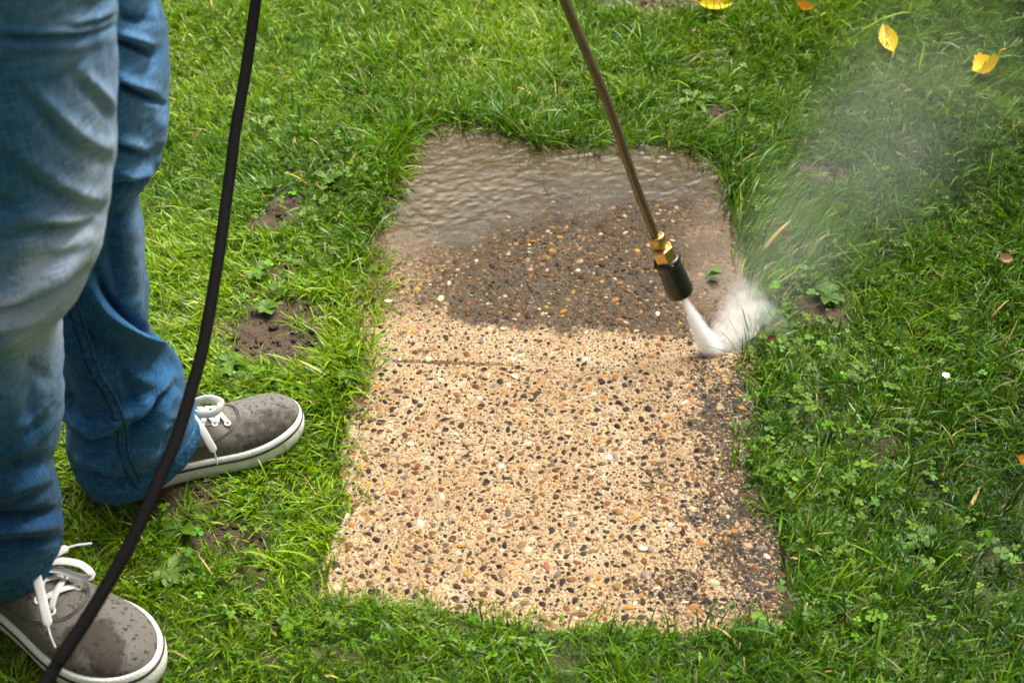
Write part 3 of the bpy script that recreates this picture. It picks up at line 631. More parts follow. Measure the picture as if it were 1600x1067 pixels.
# rear leg: left px, left row, right px, right row, half depth, extra depth (Y) at the right end
REAR = [(-110,-330,262,-330,.11,0),(-95,-150,250,-150,.10,0),(-85,0,238,0,.096,0),(-80,30,250,30,.096,0),(-75,60,259,60,.096,0),(-70,120,264,120,.095,0),(-62,180,260,180,.095,0),(-50,230,254,230,.094,0),
        (-40,258,247,256,.092,0),(-30,272,239,270,.088,0),(-15,284,214,280,.078,0),(0,300,208,294,.074,0),(15,330,216,326,.073,0),(30,380,219,376,.072,0),(50,430,223,426,.072,0),(70,475,228,474,.074,0),
        (88,510,232,514,.076,.01),(93,540,240,535,.078,.02),(92,570,262,552,.080,.035),(92,602,278,568,.082,.05),(95,646,279,586,.083,.06),(104,664,276,598,.080,.065),(117,688,284,608,.078,.07),(114,715,291,616,.078,.075),
        (122,744,296,624,.078,.08),(136,772,298,632,.075,.08)]
nP = np.array(NEAR, float); q = np.linspace(-340, 880, NS); xr, rx, ry = [np.interp(q, nP[:, 0], nP[:, i]) for i in (1, 2, 3)]; xr = smooth1(xr, 2)
Rp = np.array([atY(a, b, NEAR_Y) for a, b in zip(xr, q)]); Lp = Rp.copy(); Lp[:, 0] -= 2*rx
Lp[-68:, 2] -= np.linspace(0, 1, 68)**2*.022; Lp[:, 1] -= 0
ringN = leg_rings(Lp, Rp, ry)
rP = np.array(REAR, float); tt = np.concatenate([[0], np.cumsum(np.hypot(np.diff((rP[:, 0]+rP[:, 2])/2), np.diff((rP[:, 1]+rP[:, 3])/2))+2)]); qq = np.linspace(0, tt[-1], NS)
xl, yl, xr2, yr, ry2, ey = [np.interp(qq, tt, rP[:, i]) for i in range(6)]
xr2, yr, xl, yl = smooth1(xr2, 2), smooth1(yr, 2), smooth1(xl, 2), smooth1(yl, 2)
Rp2 = np.array([atY(a, b, FAR_Y+e) for a, b, e in zip(xr2, yr, ey)]); Lp2 = np.array([atY(a, b, FAR_Y-.3*e) for a, b, e in zip(xl, yl, ey)])
ringR = leg_rings(Lp2, Rp2, ry2)
# folds: (polyline in image, height in m (+ ridge, - valley), half width px, lopsidedness)
FN = [([(-30,58),(20,60),(70,60),(120,57),(160,48),(182,38)],-.010,5),([(-30,46),(30,48),(80,50),(130,46),(165,37),(182,27)],.006,7),([(-30,72),(50,75),(120,72),(180,60)],.004,8),
      ([(100,36),(130,33),(160,25),(182,14)],.006,6),([(105,44),(140,38),(182,26)],-.006,4),([(125,14),(150,8),(180,-4)],-.004,6),
      ([(20,130),(50,160),(80,192),(110,222),(140,242),(182,262)],-.013,13),([(40,130),(75,165),(105,195),(140,222),(182,244)],.010,14),([(110,118),(140,145),(162,168),(184,200)],-.008,9),([(130,112),(160,145),(182,175)],.008,9),
      ([(0,205),(30,235),(60,260),(95,280),(130,288)],.006,14),([(10,250),(50,285),(80,300),(118,322),(152,331),(172,330)],-.010,11),([(70,275),(115,300),(150,312),(172,308)],.009,12),
      ([(-40,300),(10,325),(40,335)],-.006,12),([(20,380),(60,366),(100,364),(140,354),(160,340)],-.010,10),([(30,345),(80,345),(120,348),(150,342)],.008,11),
      ([(-60,482),(0,470),(40,452),(80,430),(112,408),(140,385)],.018,19),([(-60,496),(0,480),(40,468),(78,452),(112,442),(138,428)],-.017,10),([(-60,520),(0,504),(40,496),(74,486),(95,470)],.012,12),
      ([(-60,528),(0,520),(35,522),(66,516),(90,500)],-.012,9),([(60,390),(100,385),(135,370)],.006,9),
      ([(62,540),(55,590),(50,640),(66,700)],-.006,14),([(20,540),(15,600),(20,680)],.006,18),([(96,735),(55,752),(0,765),(-50,770)],.009,13),([(80,722),(40,728),(0,735)],-.008,10),
      ([(100,795),(60,806),(20,808),(-50,812)],-.013,8),([(100,815),(60,824),(10,826),(-50,830)],.010,9),([(98,838),(50,848),(0,852),(-50,855)],-.010,7),([(80,775),(40,785),(0,788)],.006,10),
      ([(40,560),(80,600)],-.005,10),([(85,640),(60,670),(20,690)],-.006,9),([(60,655),(30,670)],.004,8)]
FR = [([(176,62),(205,72),(232,84),(246,92)],-.011,5),([(176,52),(210,62),(240,74)],.006,7),([(176,128),(205,142),(232,154),(252,162)],-.012,5),([(176,118),(208,130),(240,142)],.007,7),
      ([(176,228),(200,235),(222,243)],-.010,4),([(176,216),(205,224),(232,234)],.005,8),([(232,0),(236,40),(240,74)],.006,9),([(256,60),(244,100),(226,130)],-.006,8),([(250,170),(244,210),(236,240)],.006,12),
      ([(178,300),(200,292),(222,282),(246,274)],-.013,7),([(176,276),(205,270),(240,258)],.010,10),([(186,20),(200,30),(225,36)],-.005,6),
      ([(205,310),(203,360),(202,420),(206,470)],.008,14),([(172,330),(180,400),(192,470),(205,500)],-.006,14),
      ([(132,420),(148,455),(170,485),(200,511),(236,538),(280,568)],.017,8),([(150,425),(166,462),(190,490),(222,514),(258,538)],-.014,8),([(110,500),(150,540),(200,560)],-.006,16),
      ([(100,600),(110,640),(130,662)],-.008,9),([(98,640),(125,660),(150,664),(185,648),(220,630)],.011,10),([(104,668),(140,684),(170,688)],-.016,7),([(118,680),(150,676),(178,664)],.006,6),
      ([(186,690),(205,676),(230,650),(250,625),(275,602)],-.015,9),([(188,660),(215,640),(255,612),(276,594)],.008,9),([(120,700),(150,716),(180,712)],.012,11),([(195,580),(230,596),(262,604)],.006,12),
      ([(200,716),(228,700),(256,660),(272,625)],.010,12),([(125,735),(160,752),(200,752),(235,735)],-.010,9),([(145,560),(165,600),(172,640)],.004,9),([(180,570),(205,610),(200,650)],-.005,10),([(245,690),(262,660)],-.008,7)]
def sculpt(ring, folds, seed, fk, wr=.0026):
    V = ring.reshape(-1, 3); ns = ring.shape[0]
    du = np.gradient(ring, axis=0); dv = (np.roll(ring, -1, 1)-np.roll(ring, 1, 1)); N = nrm(np.cross(dv, du)).reshape(-1, 3)
    cen = np.repeat(ring.mean(1), NT, 0); N *= np.sign((N*(V-cen)).sum(1))[:, None]
    u, v, Z = proj(V); view = nrm(np.array([0, 0, CH])-V); fac = sstep(-.15, .25, (N*view).sum(1))
    D = np.zeros(len(V)); n = fbm(V[:, 0]*9, V[:, 1]*9, V[:, 2]*9, 2, seed)
    for pts, amp, wd in folds:
        if fk < 1 and np.mean([p[1] for p in pts]) > 340: amp *= 1.7
        P = catmull(pts, 3*len(pts)); d = dpoly(u+n*5, v+n*5, [tuple(p) for p in P])
        Ld = np.hypot(*np.diff(P, axis=0).T).sum()
        e = np.minimum(np.hypot(u-P[0, 0], v-P[0, 1]), np.hypot(u-P[-1, 0], v-P[-1, 1])); tap = .25+.75*sstep(0, .35*Ld, e)
        D += fac*amp*fk*tap*np.exp(-(d/(wd*(1.05 if amp > 0 else .9)))**2)
    # the far side and everything else: general creasing
    z = V[:, 2]; a = np.tile(TH, ns)
    D += wr*fbm(np.cos(a)*2+z*4, np.sin(a)*2, z*16, 3, seed+5)+(1-fac)*.006*fbm(np.cos(a)*1.6, np.sin(a)*1.6, z*13, 2, seed+7)
    D += .0011*fbm(V[:, 0]*55, V[:, 1]*55, V[:, 2]*70, 2, seed+9)
    return V+N*D[:, None], N, fac, D
_r = ringN[100]; FL = 1 if np.dot(np.cross(_r[1]-_r[0], ringN[101, 0]-_r[0]), _r[0]-_r.mean(0)) > 0 else -1
vN, nN, fN, dN = sculpt(ringN, FN, 201, .5); vR, nR, fR, dR = sculpt(ringR, FR, 211, 1.35)
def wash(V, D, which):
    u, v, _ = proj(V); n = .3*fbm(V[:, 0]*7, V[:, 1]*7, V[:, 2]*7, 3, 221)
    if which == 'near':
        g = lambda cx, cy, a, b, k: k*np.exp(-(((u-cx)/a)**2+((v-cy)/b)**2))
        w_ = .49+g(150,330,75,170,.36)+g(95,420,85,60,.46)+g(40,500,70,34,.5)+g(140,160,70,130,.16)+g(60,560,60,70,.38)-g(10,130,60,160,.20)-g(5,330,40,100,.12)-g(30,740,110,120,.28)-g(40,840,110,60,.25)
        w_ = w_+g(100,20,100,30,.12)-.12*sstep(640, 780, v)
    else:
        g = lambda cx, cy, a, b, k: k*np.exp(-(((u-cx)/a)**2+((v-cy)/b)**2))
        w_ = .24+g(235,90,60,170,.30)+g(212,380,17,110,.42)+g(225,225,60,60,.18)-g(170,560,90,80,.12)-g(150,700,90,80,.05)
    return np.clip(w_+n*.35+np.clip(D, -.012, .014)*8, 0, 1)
m = M('denim'); wsh = m.attr('wash'); co = m.coord()
t1 = m.noise(1.0, 2, .5, m.scalev((420, 420, 50))); t2 = m.noise(1.0, 2, .5, m.scalev((60, 60, 460))); n3 = m.noise(26, 4, .6)
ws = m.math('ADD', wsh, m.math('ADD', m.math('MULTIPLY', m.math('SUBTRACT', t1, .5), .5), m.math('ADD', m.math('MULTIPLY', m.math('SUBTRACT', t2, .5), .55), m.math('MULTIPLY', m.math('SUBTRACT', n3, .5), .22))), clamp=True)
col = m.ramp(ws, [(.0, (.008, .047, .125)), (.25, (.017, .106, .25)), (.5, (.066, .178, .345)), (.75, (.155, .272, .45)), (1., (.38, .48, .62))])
dirtn = m.noise(170, 2, .5)
col = m.mix(m.ramp(dirtn, [(.78, 0), (.82, .6)]), col, (.02, .02, .02))
weave = m.N('TexWave', i_Scale=420.0, i_Distortion=1.5); m.t.links.new(m.coord(), weave.inputs['Vector'])
nb = m.bump(m.math('ADD', t2, m.math('ADD', t1, m.math('MULTIPLY', n3, 1.5))), .5, .0012)
DENIM = m.done(m.pbr(col, .85, normal=nb, spec=.2, Sheen_Weight=.06, Sheen_Roughness=.5))
# pelvis and waist of the jeans (above the picture)
hipA, hipB = ringN[0].mean(0), ringR[0].mean(0); hc = (hipA+hipB)/2; hc[0] = -.44
rings = []
for z, ax_, ay_ in ((.80, .02, .02), (.82, .115, .19), (.90, .125, .195), (.97, .12, .18), (1.03, .11, .165), (1.035, .10, .155)):
    rings.append(np.stack([hc[0]+ax_*np.cos(TH), hc[1]+ay_*np.sin(TH), np.full(NT, z)], -1))
pel = np.stack(rings); V = np.vstack([vN, vR, pel.reshape(-1, 3)]); gF = gridF(NS, NT, True)[:, ::FL]; a0 = NS*NT
body = None
# the body: one continuous skinned figure (legs and hips inside the jeans, arms reaching for the lance)
def skin_body():
    J = {}
    def pt(k, p, r): J[k] = (Vector(p), r)
    pt('pelvis', (hc[0], hc[1], .93), .085); pt('belly', (hc[0]+.02, hc[1]+.01, 1.08), .10); pt('chest', (hc[0]+.10, hc[1]+.03, 1.28), .12); pt('neck', (hc[0]+.16, hc[1]+.05, 1.46), .052)
    pt('head1', (hc[0]+.20, hc[1]+.07, 1.55), .075); pt('head2', (hc[0]+.22, hc[1]+.08, 1.65), .082)
    for s, rg, k in ((-1, ringN, 'r'), (1, ringR, 'l')):
        c = rg.mean(1); pt(k+'hip', c[51], .075); pt(k+'knee', c[280 if s < 0 else 255], .05); pt(k+'ankle', c[-24], .032)
    tl, tr_ = Vector((-.105, 1.60, .90)), Vector((-.175, 1.585, 1.00))
    pt('rsh', (hc[0]+.12, hc[1]-.17, 1.38), .052); pt('rel', (hc[0]+.12, hc[1]+.02, 1.13), .040); pt('rwr', (tr_.x-.05, tr_.y-.09, tr_.z+.02), .026); pt('rha', (tr_.x-.015, tr_.y-.02, tr_.z+.01), .026)
    pt('lsh', (hc[0]+.13, hc[1]+.22, 1.38), .052); pt('lel', (hc[0]+.20, hc[1]+.33, 1.13), .040); pt('lwr', (tl.x-.08, tl.y-.05, tl.z+.03), .026); pt('lha', (tl.x-.02, tl.y-.015, tl.z+.01), .026)
    E = [('pelvis','belly'),('belly','chest'),('chest','neck'),('neck','head1'),('head1','head2'),('pelvis','rhip'),('rhip','rknee'),('rknee','rankle'),('pelvis','lhip'),('lhip','lknee'),('lknee','lankle'),
         ('chest','rsh'),('rsh','rel'),('rel','rwr'),('rwr','rha'),('chest','lsh'),('lsh','lel'),('lel','lwr'),('lwr','lha')]
    for h in 'rl':                       # fingers curl round the grip
        b = J[h+'ha'][0]
        for i in range(5):
            o = Vector((.012*(i-1.5), .004, -.018*(i-1.5))) if i < 4 else Vector((-.02, .012, .03)); L = (.026, .03, .028, .022, .024)[i]
            k = f'{h}f{i}'; pt(k+'a', b+o+Vector((.012, .012, .004)), .0095); pt(k+'b', b+o+Vector((.012+L*.8, .03, 0)), .0088); pt(k+'c', b+o+Vector((.01+L*.6, .05, -.004)), .0078)
            E += [(h+'ha', k+'a'), (k+'a', k+'b'), (k+'b', k+'c')]
    ks = list(J); me = bpy.data.meshes.new('person'); me.from_pydata([tuple(J[k][0]) for k in ks], [(ks.index(a), ks.index(b)) for a, b in E], [])
    o = bpy.data.objects.new('person', me); C.objects.link(o)
    md = o.modifiers.new('skin', 'SKIN'); md.use_smooth_shade = True
    for i, k in enumerate(ks): me.skin_vertices[0].data[i].radius = (J[k][1],)*2; me.skin_vertices[0].data[i].use_root = (k == 'pelvis')
    o.modifiers.new('sub', 'SUBSURF').levels = 2; o.modifiers['sub'].render_levels = 2
    s = M('skin'); n = s.noise(90, 3); me.materials.append(s.done(s.pbr(s.mix(n, (.50, .27, .19), (.60, .36, .26)), .5, Subsurface_Weight=.1)))
    return o, J, E
body, JJ, EE = skin_body()
tag(body, 'person in washed blue jeans and grey canvas shoes, standing left of the slabs', 'person')
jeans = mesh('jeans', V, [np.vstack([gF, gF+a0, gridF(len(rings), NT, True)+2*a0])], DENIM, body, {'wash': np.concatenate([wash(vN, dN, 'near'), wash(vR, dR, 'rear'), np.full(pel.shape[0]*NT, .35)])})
sm = jeans.modifiers.new('thickness', 'SOLIDIFY'); sm.thickness = .0022; sm.offset = -1
# hem bands and side seams, stitched
mt = M('denim_seam'); t = mt.noise(1, 2, .5, mt.scalev((500, 500, 500))); n = mt.noise(120, 2)
SEAM = mt.done(mt.pbr(mt.ramp(mt.math('ADD', mt.math('MULTIPLY', t, .6), mt.math('MULTIPLY', n, .4)), [(.3, (.006, .045, .11)), (.5, (.016, .085, .19)), (.72, (.09, .19, .31))]), .85, normal=mt.bump(n, .6, .002), spec=.2))
st = M('stitch_thread'); STI = st.done(st.pbr((.006, .014, .03), .7, spec=.2))
def hem(Vr, N, rows=9):
    P = Vr.reshape(NS, NT, 3)[-rows:]; Nn = N.reshape(NS, NT, 3)[-rows:]; k = P.shape[0]
    h = np.sin(np.linspace(0, np.pi, k))[:, None, None]**.35*.0026-.0006; wob = .0009*fbm(np.arange(NT)[None, :]*.45, np.arange(k)[:, None]*.3, 0, 2, 5)[..., None]
    mesh('hem', (P+Nn*(h+wob)).reshape(-1, 3), gridF(k, NT, True), SEAM, jeans)
hem(vN, nN, 22); hem(vR, nR, 20)
def on_cloth(Vr, N, fac, pts, n):
    u, v, Z = proj(Vr); P = catmull(pts, n); o, nn = [], []
    for a, b in P:
        d = (u-a)**2+(v-b)**2+np.where(fac < .6, 1e5, 0); i = np.argpartition(d, 12)[:12]; w_ = 1/(d[i]+.5); w_ /= w_.sum(); o.append((Vr[i]*w_[:, None]).sum(0)); nn.append(nrm(N[i].mean(0)))
    o = np.array(o); 
    for k in range(3): o[:, k] = smooth1(o[:, k], 3)
    return o, np.array(nn)
def seam(Vr, N, fac, pts, n, w_, lift=.0009):
    P, nn = on_cloth(Vr, N, fac, pts, n); P = P+nn*lift
    Vv, Ff = sweep(P, w_, .0022, 10, nn); mesh('seam', Vv, Ff, SEAM, jeans)
    S = nrm(np.cross(nrm(np.gradient(P, axis=0)), nn)); mb = MB()
    for sgn in (-1, 1):
        L = P+S*sgn*w_*.62+nn*.0021
        s = np.concatenate([[0], np.cumsum(np.linalg.norm(np.diff(L, axis=0), axis=1))])
        a = 0
        while a+.0028 < s[-1]:
            q_ = [np.array([np.interp(a+e, s, L[:, i]) for i in range(3)]) for e in (0, .0013, .0026)]; q_[1] = q_[1]+nn[0]*.0004
            mb.add(*sweep(np.array(q_), .0006, nseg=5)); a += .0040
    mb.build('stitching', STI, jeans)
seam(vR, nR, fR, [(104,430),(112,462),(122,500),(134,540),(148,580),(164,606),(180,635),(190,668),(192,700),(204,735),(222,764)], 90, .0078)
# ------------------------------------------------------------------ shoes
cv = M('shoe_canvas'); n1 = cv.noise(900, 2, .5); n2 = cv.noise(34, 4, .6); n3 = cv.noise(190, 3, .62); n4 = cv.noise(90, 3, .6)
c = cv.mix(n2, (.092, .087, .080), (.175, .166, .152)); c = cv.mix(cv.math('MULTIPLY', n1, .5), c, (.19, .178, .16))
mudm = cv.math('MULTIPLY', cv.ramp(n2, [(.42, .25), (.6, 1)]), cv.attr('toe'))
c = cv.mix(cv.math('MULTIPLY', cv.ramp(n3, [(.55, 0), (.63, 1)]), cv.math('ADD', .25, cv.math('MULTIPLY', cv.attr('toe'), .65))), c, (.035, .026, .02))
c = cv.mix(cv.ramp(cv.math('MULTIPLY', cv.attr('mud'), cv.math('ADD', .1, cv.math('MULTIPLY', n4, 1.5))), [(.30, 0), (.62, .8)]), c, (.045, .035, .027))
CANV = cv.done(cv.pbr(c, .9, normal=cv.bump(cv.math('ADD', n1, n3), .5, .001), spec=.2))
rb = M('white_rubber'); n = rb.noise(60, 4, .6); n5 = rb.noise(300, 3)
ru = rb.mix(rb.ramp(n, [(.5, 0), (.75, .55)]), (.84, .83, .80), (.60, .55, .46)); ru = rb.mix(rb.ramp(n5, [(.64, 0), (.72, .5)]), ru, (.2, .15, .1))
rib = rb.N('TexWave', i_Scale=90.0, i_Distortion=.0); rib.bands_direction = 'DIAGONAL'; rb.t.links.new(rb.coord(), rib.inputs['Vector'])
RUB = rb.done(rb.pbr(ru, .5, normal=rb.bump(rib.outputs['Fac'], .13, .0010), spec=.4))
bk = M('black_stripe'); BLK = bk.done(bk.pbr((.012, .012, .016), .5))
lc = M('lace_cotton'); n = lc.noise(1200, 2); n2 = lc.noise(90, 3); LACE = lc.done(lc.pbr(lc.mix(n2, (.64, .63, .63), (.76, .75, .74)), .85, normal=lc.bump(n, .8, .0008), spec=.2))
ey = M('eyelet_paint'); EYE = ey.done(ey.pbr(ey.mix(ey.attr('hole'), (.74, .72, .66), (.012, .012, .014)), .35)); 
sk = M('seam_thread_grey'); SEAMG = sk.done(sk.pbr((.10, .088, .075), .9, spec=.2))
SL, Z0 = .305, .036
OUT = [(0,0),(.004,.020),(.022,.033),(.06,.037),(.11,.0355),(.155,.039),(.20,.0465),(.235,.0500),(.262,.0465),(.285,.036),(.300,.020),(.305,.002),(.301,-.015),(.288,-.032),(.266,-.044),(.238,-.0495),(.20,-.0475),(.155,-.040),(.11,-.0355),(.06,-.037),(.022,-.033),(.004,-.020)]
oc = catmull(OUT+[OUT[0]], 161)[:-1]
def spring(x): return .010*sstep(.20, .305, x)
def halfw(x):
    up = oc[:80]; lo = oc[80:]; a = np.interp(x, np.maximum.accumulate(up[:, 0]), up[:, 1]); l2 = lo[::-1]; b = np.interp(x, np.maximum.accumulate(l2[:, 0]), l2[:, 1]); return a, b
HT = [(0,0),(.004,.030),(.015,.052),(.04,.060),(.09,.064),(.115,.068),(.135,.066),(.16,.056),(.185,.046),(.21,.0385),(.235,.033),(.26,.0285),(.28,.023),(.292,.0165),(.300,.008),(.305,0)]
def upper(x, a, off=0.):
    """point on the shoe's upper at station x, angle a (0 = left edge, pi = right edge)"""
    x = np.asarray(x, float); yl, yr_ = halfw(x); yl = np.maximum(yl-.004, 0); yr_ = np.minimum(yr_+.004, 0)
    h = np.interp(x, [p[0] for p in HT], [p[1] for p in HT]); mid = (yl+yr_)/2; hw = (yl-yr_)/2
    cs, sn = np.cos(a), np.sin(a)
    k = .72+.25*sstep(.12, .26, x)
    y = mid+hw*np.sign(cs)*np.abs(cs)**(.95); z = Z0-.003+spring(x)+h*np.abs(sn)**k
    return np.stack(np.broadcast_arrays(x, y+0*a, z+0*x), -1)
def shoe(toe, ang, lab, lace_fn, mudc, sc):
    e = bpy.data.objects.new('canvas_shoe', None); C.objects.link(e); e.parent = body; e['label'] = lab
    d = np.array([math.cos(ang), math.sin(ang)]); e.location = (toe[0]-d[0]*SL*sc, toe[1]-d[1]*SL*sc, .004); e.scale = (sc, sc, sc); e.rotation_euler = (0, 0, ang)
    # upper
    xs = SL*(.5-.5*np.cos(np.linspace(0, np.pi, 90))); aa = np.linspace(0, np.pi, 61)
    P = upper(xs[:, None], aa[None, :]); x_, y_, z_ = P[..., 0], P[..., 1], P[..., 2]
    dz = .0016*fbm(x_*45, y_*45, z_*30, 3, 301)+.0012*np.sin(x_*260+y_*60)*np.exp(-((x_-.205)/.03)**2)*np.sin(aa)[None]
    P[..., 2] += dz*np.sin(aa)[None]
    toe_w = sstep(.14, .24, x_); mud = np.zeros(x_.shape)
    for mx, my, mr, k in mudc: mud = np.maximum(mud, k*sstep(1.1, .3, np.hypot(x_-mx, y_-my)/mr))
    mesh('upper', P.reshape(-1, 3), gridF(90, 61), CANV, e, {'toe': toe_w.ravel(), 'mud': mud.ravel()})
    # rubber sole with foxing band
    T = nrm(np.roll(oc, -1, 0)-np.roll(oc, 1, 0)); Nn = np.stack([-T[:, 1], T[:, 0]], -1); Nn *= np.sign((Nn*(oc-np.array([.15, 0]))).sum(1))[:, None]
    toe_b = sstep(.24, .30, oc[:, 0])
    rgs = []
    for off, z in ((-.02, 0), (-.004, 0), (-.001, .003), (.0005, .010), (.0012, .020), (.0008, .0295), (.0, .0335), (-.0016, .0352), (-.004, .0352), (-.009, .033)):
        o_ = off+(toe_b*.0022 if 0 < z < .024 else 0); q_ = oc+Nn*np.broadcast_to(o_, (len(oc),))[:, None]
        rgs.append(np.column_stack([q_, z+spring(q_[:, 0])*(1 if z > .002 else .55)]))
    V = np.vstack(rgs); so = mesh('sole', V, gridF(len(rgs), len(oc), True), RUB, e)
    q_ = oc+Nn*.0012; sp = np.column_stack([q_, .0262+spring(q_[:, 0])]); sp = np.vstack([sp, sp[:1]])
    mesh('stripe', *sweep(sp, .0014, .0021, 8, (0, 0, 1), cap=False), BLK, e)
    q_ = oc+Nn*(-.0035); sp = np.column_stack([q_, .0362+spring(q_[:, 0])]); sp = np.vstack([sp, sp[:1]])
    # seams on the canvas
    mb = MB()
    def line(f, n=40, r_=.0007): 
        t = np.linspace(0, 1, n); xa = np.array([f(q_) for q_ in t]); mb.add(*sweep(upper(xa[:, 0], xa[:, 1])+np.array([0, 0, .0004]), r_, nseg=6))
    for k in (0, .0028):
        line(lambda t: (.215+k-.075*(2*t-1)**2-.012*abs(2*t-1)**6, .16+t*(np.pi-.32)))
    for s in (0, 1):
        f = (lambda a: a) if s == 0 else (lambda a: np.pi-a)
        line(lambda t: (.11+.085*t, f(.95+.28*t-.12*math.sin(t*3.14)))); line(lambda t: (.03+.085*t, f(.62+.2*math.sin(t*3.14)))); line(lambda t: (.05+.12*t, f(.30+.05*t)))
    line(lambda t: (.198, .98+t*1.18))
    mb.build('stitching', SEAMG, e)
    # tongue edge / eyelets / laces
    ex = [.146, .163, .180, .197]; eaL, eaR = 1.16, np.pi-1.16
    hm_ = []
    for x0 in ex:
        for a in (eaL, eaR):
            p = upper(np.array(x0), np.array(a)); p1 = upper(np.array(x0), np.array(a+.02)); p2 = upper(np.array(x0+.002), np.array(a)); nv = nrm(np.cross(p2-p, p1-p)); nv *= np.sign(nv[2])
            t = nrm(p2-p); b = np.cross(nv, t); th = np.linspace(0, 2*np.pi, 17); ring_ = p+nv*.0009+.0036*(np.cos(th)[:, None]*t+np.sin(th)[:, None]*b)
            mb = MB(); mb.add(*sweep(ring_, .0016, .0010, 8, nv, cap=False)); mb.add(*lathe(p+nv*.0002, nv, [(0, .0030), (.0004, .0030)], 12, t), a=1.); mb.build('eyelet', EYE, e, at='hole')
    lm = MB()
    for i, x0 in enumerate(ex):
        for s in (0, 1):                                     # criss-crossing flat lace, eyelet to eyelet
            a0_, a1 = (eaL, eaR) if s == 0 else (eaR, eaL); x1 = x0-.014 if i else x0-.010
            t = np.linspace(0, 1, 15); aq = a0_+(a1-a0_)*t*(.98 if i == 0 else 1); xq = x0+(x1-x0)*t
            P = upper(xq, aq)+np.stack([0*t, 0*t, .0010+(.0026+.0016*s)*np.sin(t*np.pi)**.6], -1)
            lm.add(*sweep(P, .0036, .0009, 8, (0, 0, 1)))
    lm.build('lace', LACE, e)
    lace_fn(e)
    return e
def flat(P, w_, e, name='lace', hint=(0, 0, 1), n=36, aglet=None):
    P = catmull(P, n); ww = np.full(n, w_); tt_ = .0011
    if aglet: k = int(n*(1-aglet)); ww[k:] = np.linspace(w_, .0011, n-k)**1; ww[k+2:] = .0012
    mesh(name, *sweep(P, ww, np.minimum(ww, tt_), 10, hint), LACE, e)
def knot(p, s, e):
    iv, it = ico(3); mesh('lace_knot', iv*np.array(s)*(1+.12*fbm(iv[:, 0:1]*2, iv[:, 1:2]*2, iv[:, 2:3]*2, 2, 9))+np.array(p), it, LACE, e)
def lace_rear(e):
    k = np.array([.146, -.006, .110]); knot(k, (.010, .008, .006), e)
    flat([k, k+[.014,-.001,.008], k+[.034,-.003,.009], k+[.048,-.010,.001], k+[.036,-.017,-.007], k+[.014,-.012,-.004], k], .0056, e, hint=(.2, -1, .25))
    flat([k, k+[-.012,.012,.010], k+[-.030,.022,.012], k+[-.038,.02,.0], k+[-.02,.01,-.004], k], .0060, e, hint=(.2, -1, .4))
    flat([k, k+[.004,-.016,.002], k+[.012,-.030,-.012], k+[.018,-.040,-.034], k+[.022,-.0445,-.052], k+[.022,-.049,-.072]], .0056, e, hint=(.2, -1, .5), aglet=.27)
    flat([k, k+[.01,.016,.0], k+[.02,.032,-.02], k+[.024,.04,-.04]], .0042, e, hint=(0, 1, .5), aglet=.3)
def lace_front(e):
    k = np.array([.164, .0, .1005]); knot(k, (.011, .010, .007), e)
    flat([k, k+[.014,.016,.002], k+[.032,.028,-.003], k+[.044,.030,-.013], k+[.036,.024,-.018], k+[.018,.014,-.008], k], .0044, e, hint=(.5, .2, 1))
    flat([k, k+[-.010,-.010,.006], k+[-.012,-.024,-.004], k+[-.004,-.020,-.012], k], .0048, e, hint=(0, -.4, 1))
    flat([k, k+[.008,.018,.006], k+[.016,.036,.006], k+[.026,.052,.001]], .0044, e, hint=(.4, .1, 1), aglet=.45)
    flat([k, k+[.014,-.010,.002], k+[.028,-.020,-.008], k+[.042,-.030,-.016], k+[.052,-.038,-.028], k+[.060,-.042,-.040]], .0050, e, hint=(.6, -.8, .7), aglet=.36)
shoe(REAR_TOE, REAR_ANG, 'muddy grey canvas shoe, toe pointing to the slab', lace_rear, [(.25,-.035,.045,.75),(.22,-.03,.04,.6),(.28,-.02,.03,.6)], .93)
shoe(FRONT_TOE, FRONT_ANG, 'grey canvas shoe with a dark wet stain on its toe', lace_front, [(.252,-.012,.03,1.),(.235,-.026,.022,1.),(.272,-.018,.026,1.)], 1.13)
# jacket over the upper body (above the picture)
ks = ['belly','chest','neck','rsh','rel','rwr','lsh','lel','lwr']; me = bpy.data.meshes.new('jacket')
pp = {k: JJ[k][0].copy() for k in ks}; pp['neck'] = pp['chest'].lerp(pp['neck'], .72); pp['belly'].z -= .09; pp['rwr'] = pp['rel'].lerp(pp['rwr'], .9); pp['lwr'] = pp['lel'].lerp(pp['lwr'], .9)
me.from_pydata([tuple(pp[k]) for k in ks], [(ks.index(a), ks.index(b)) for a, b in EE if a in ks and b in ks], []); jk = bpy.data.objects.new('jacket', me); C.objects.link(jk); jk.parent = body
jk.modifiers.new('skin', 'SKIN').use_smooth_shade = True
for i, k in enumerate(ks): rr = {'belly': .135, 'chest': .155, 'neck': .07}.get(k, JJ[k][1]+.018); me.skin_vertices[0].data[i].radius = (rr, rr); me.skin_vertices[0].data[i].use_root = (k == 'chest')
sb = jk.modifiers.new('sub', 'SUBSURF'); sb.levels = sb.render_levels = 2
jm = M('jacket_cloth'); n = jm.noise(14, 4); me.materials.append(jm.done(jm.pbr(jm.mix(n, (.03, .035, .04), (.06, .065, .07)), .85, normal=jm.bump(n, .6, .02))))
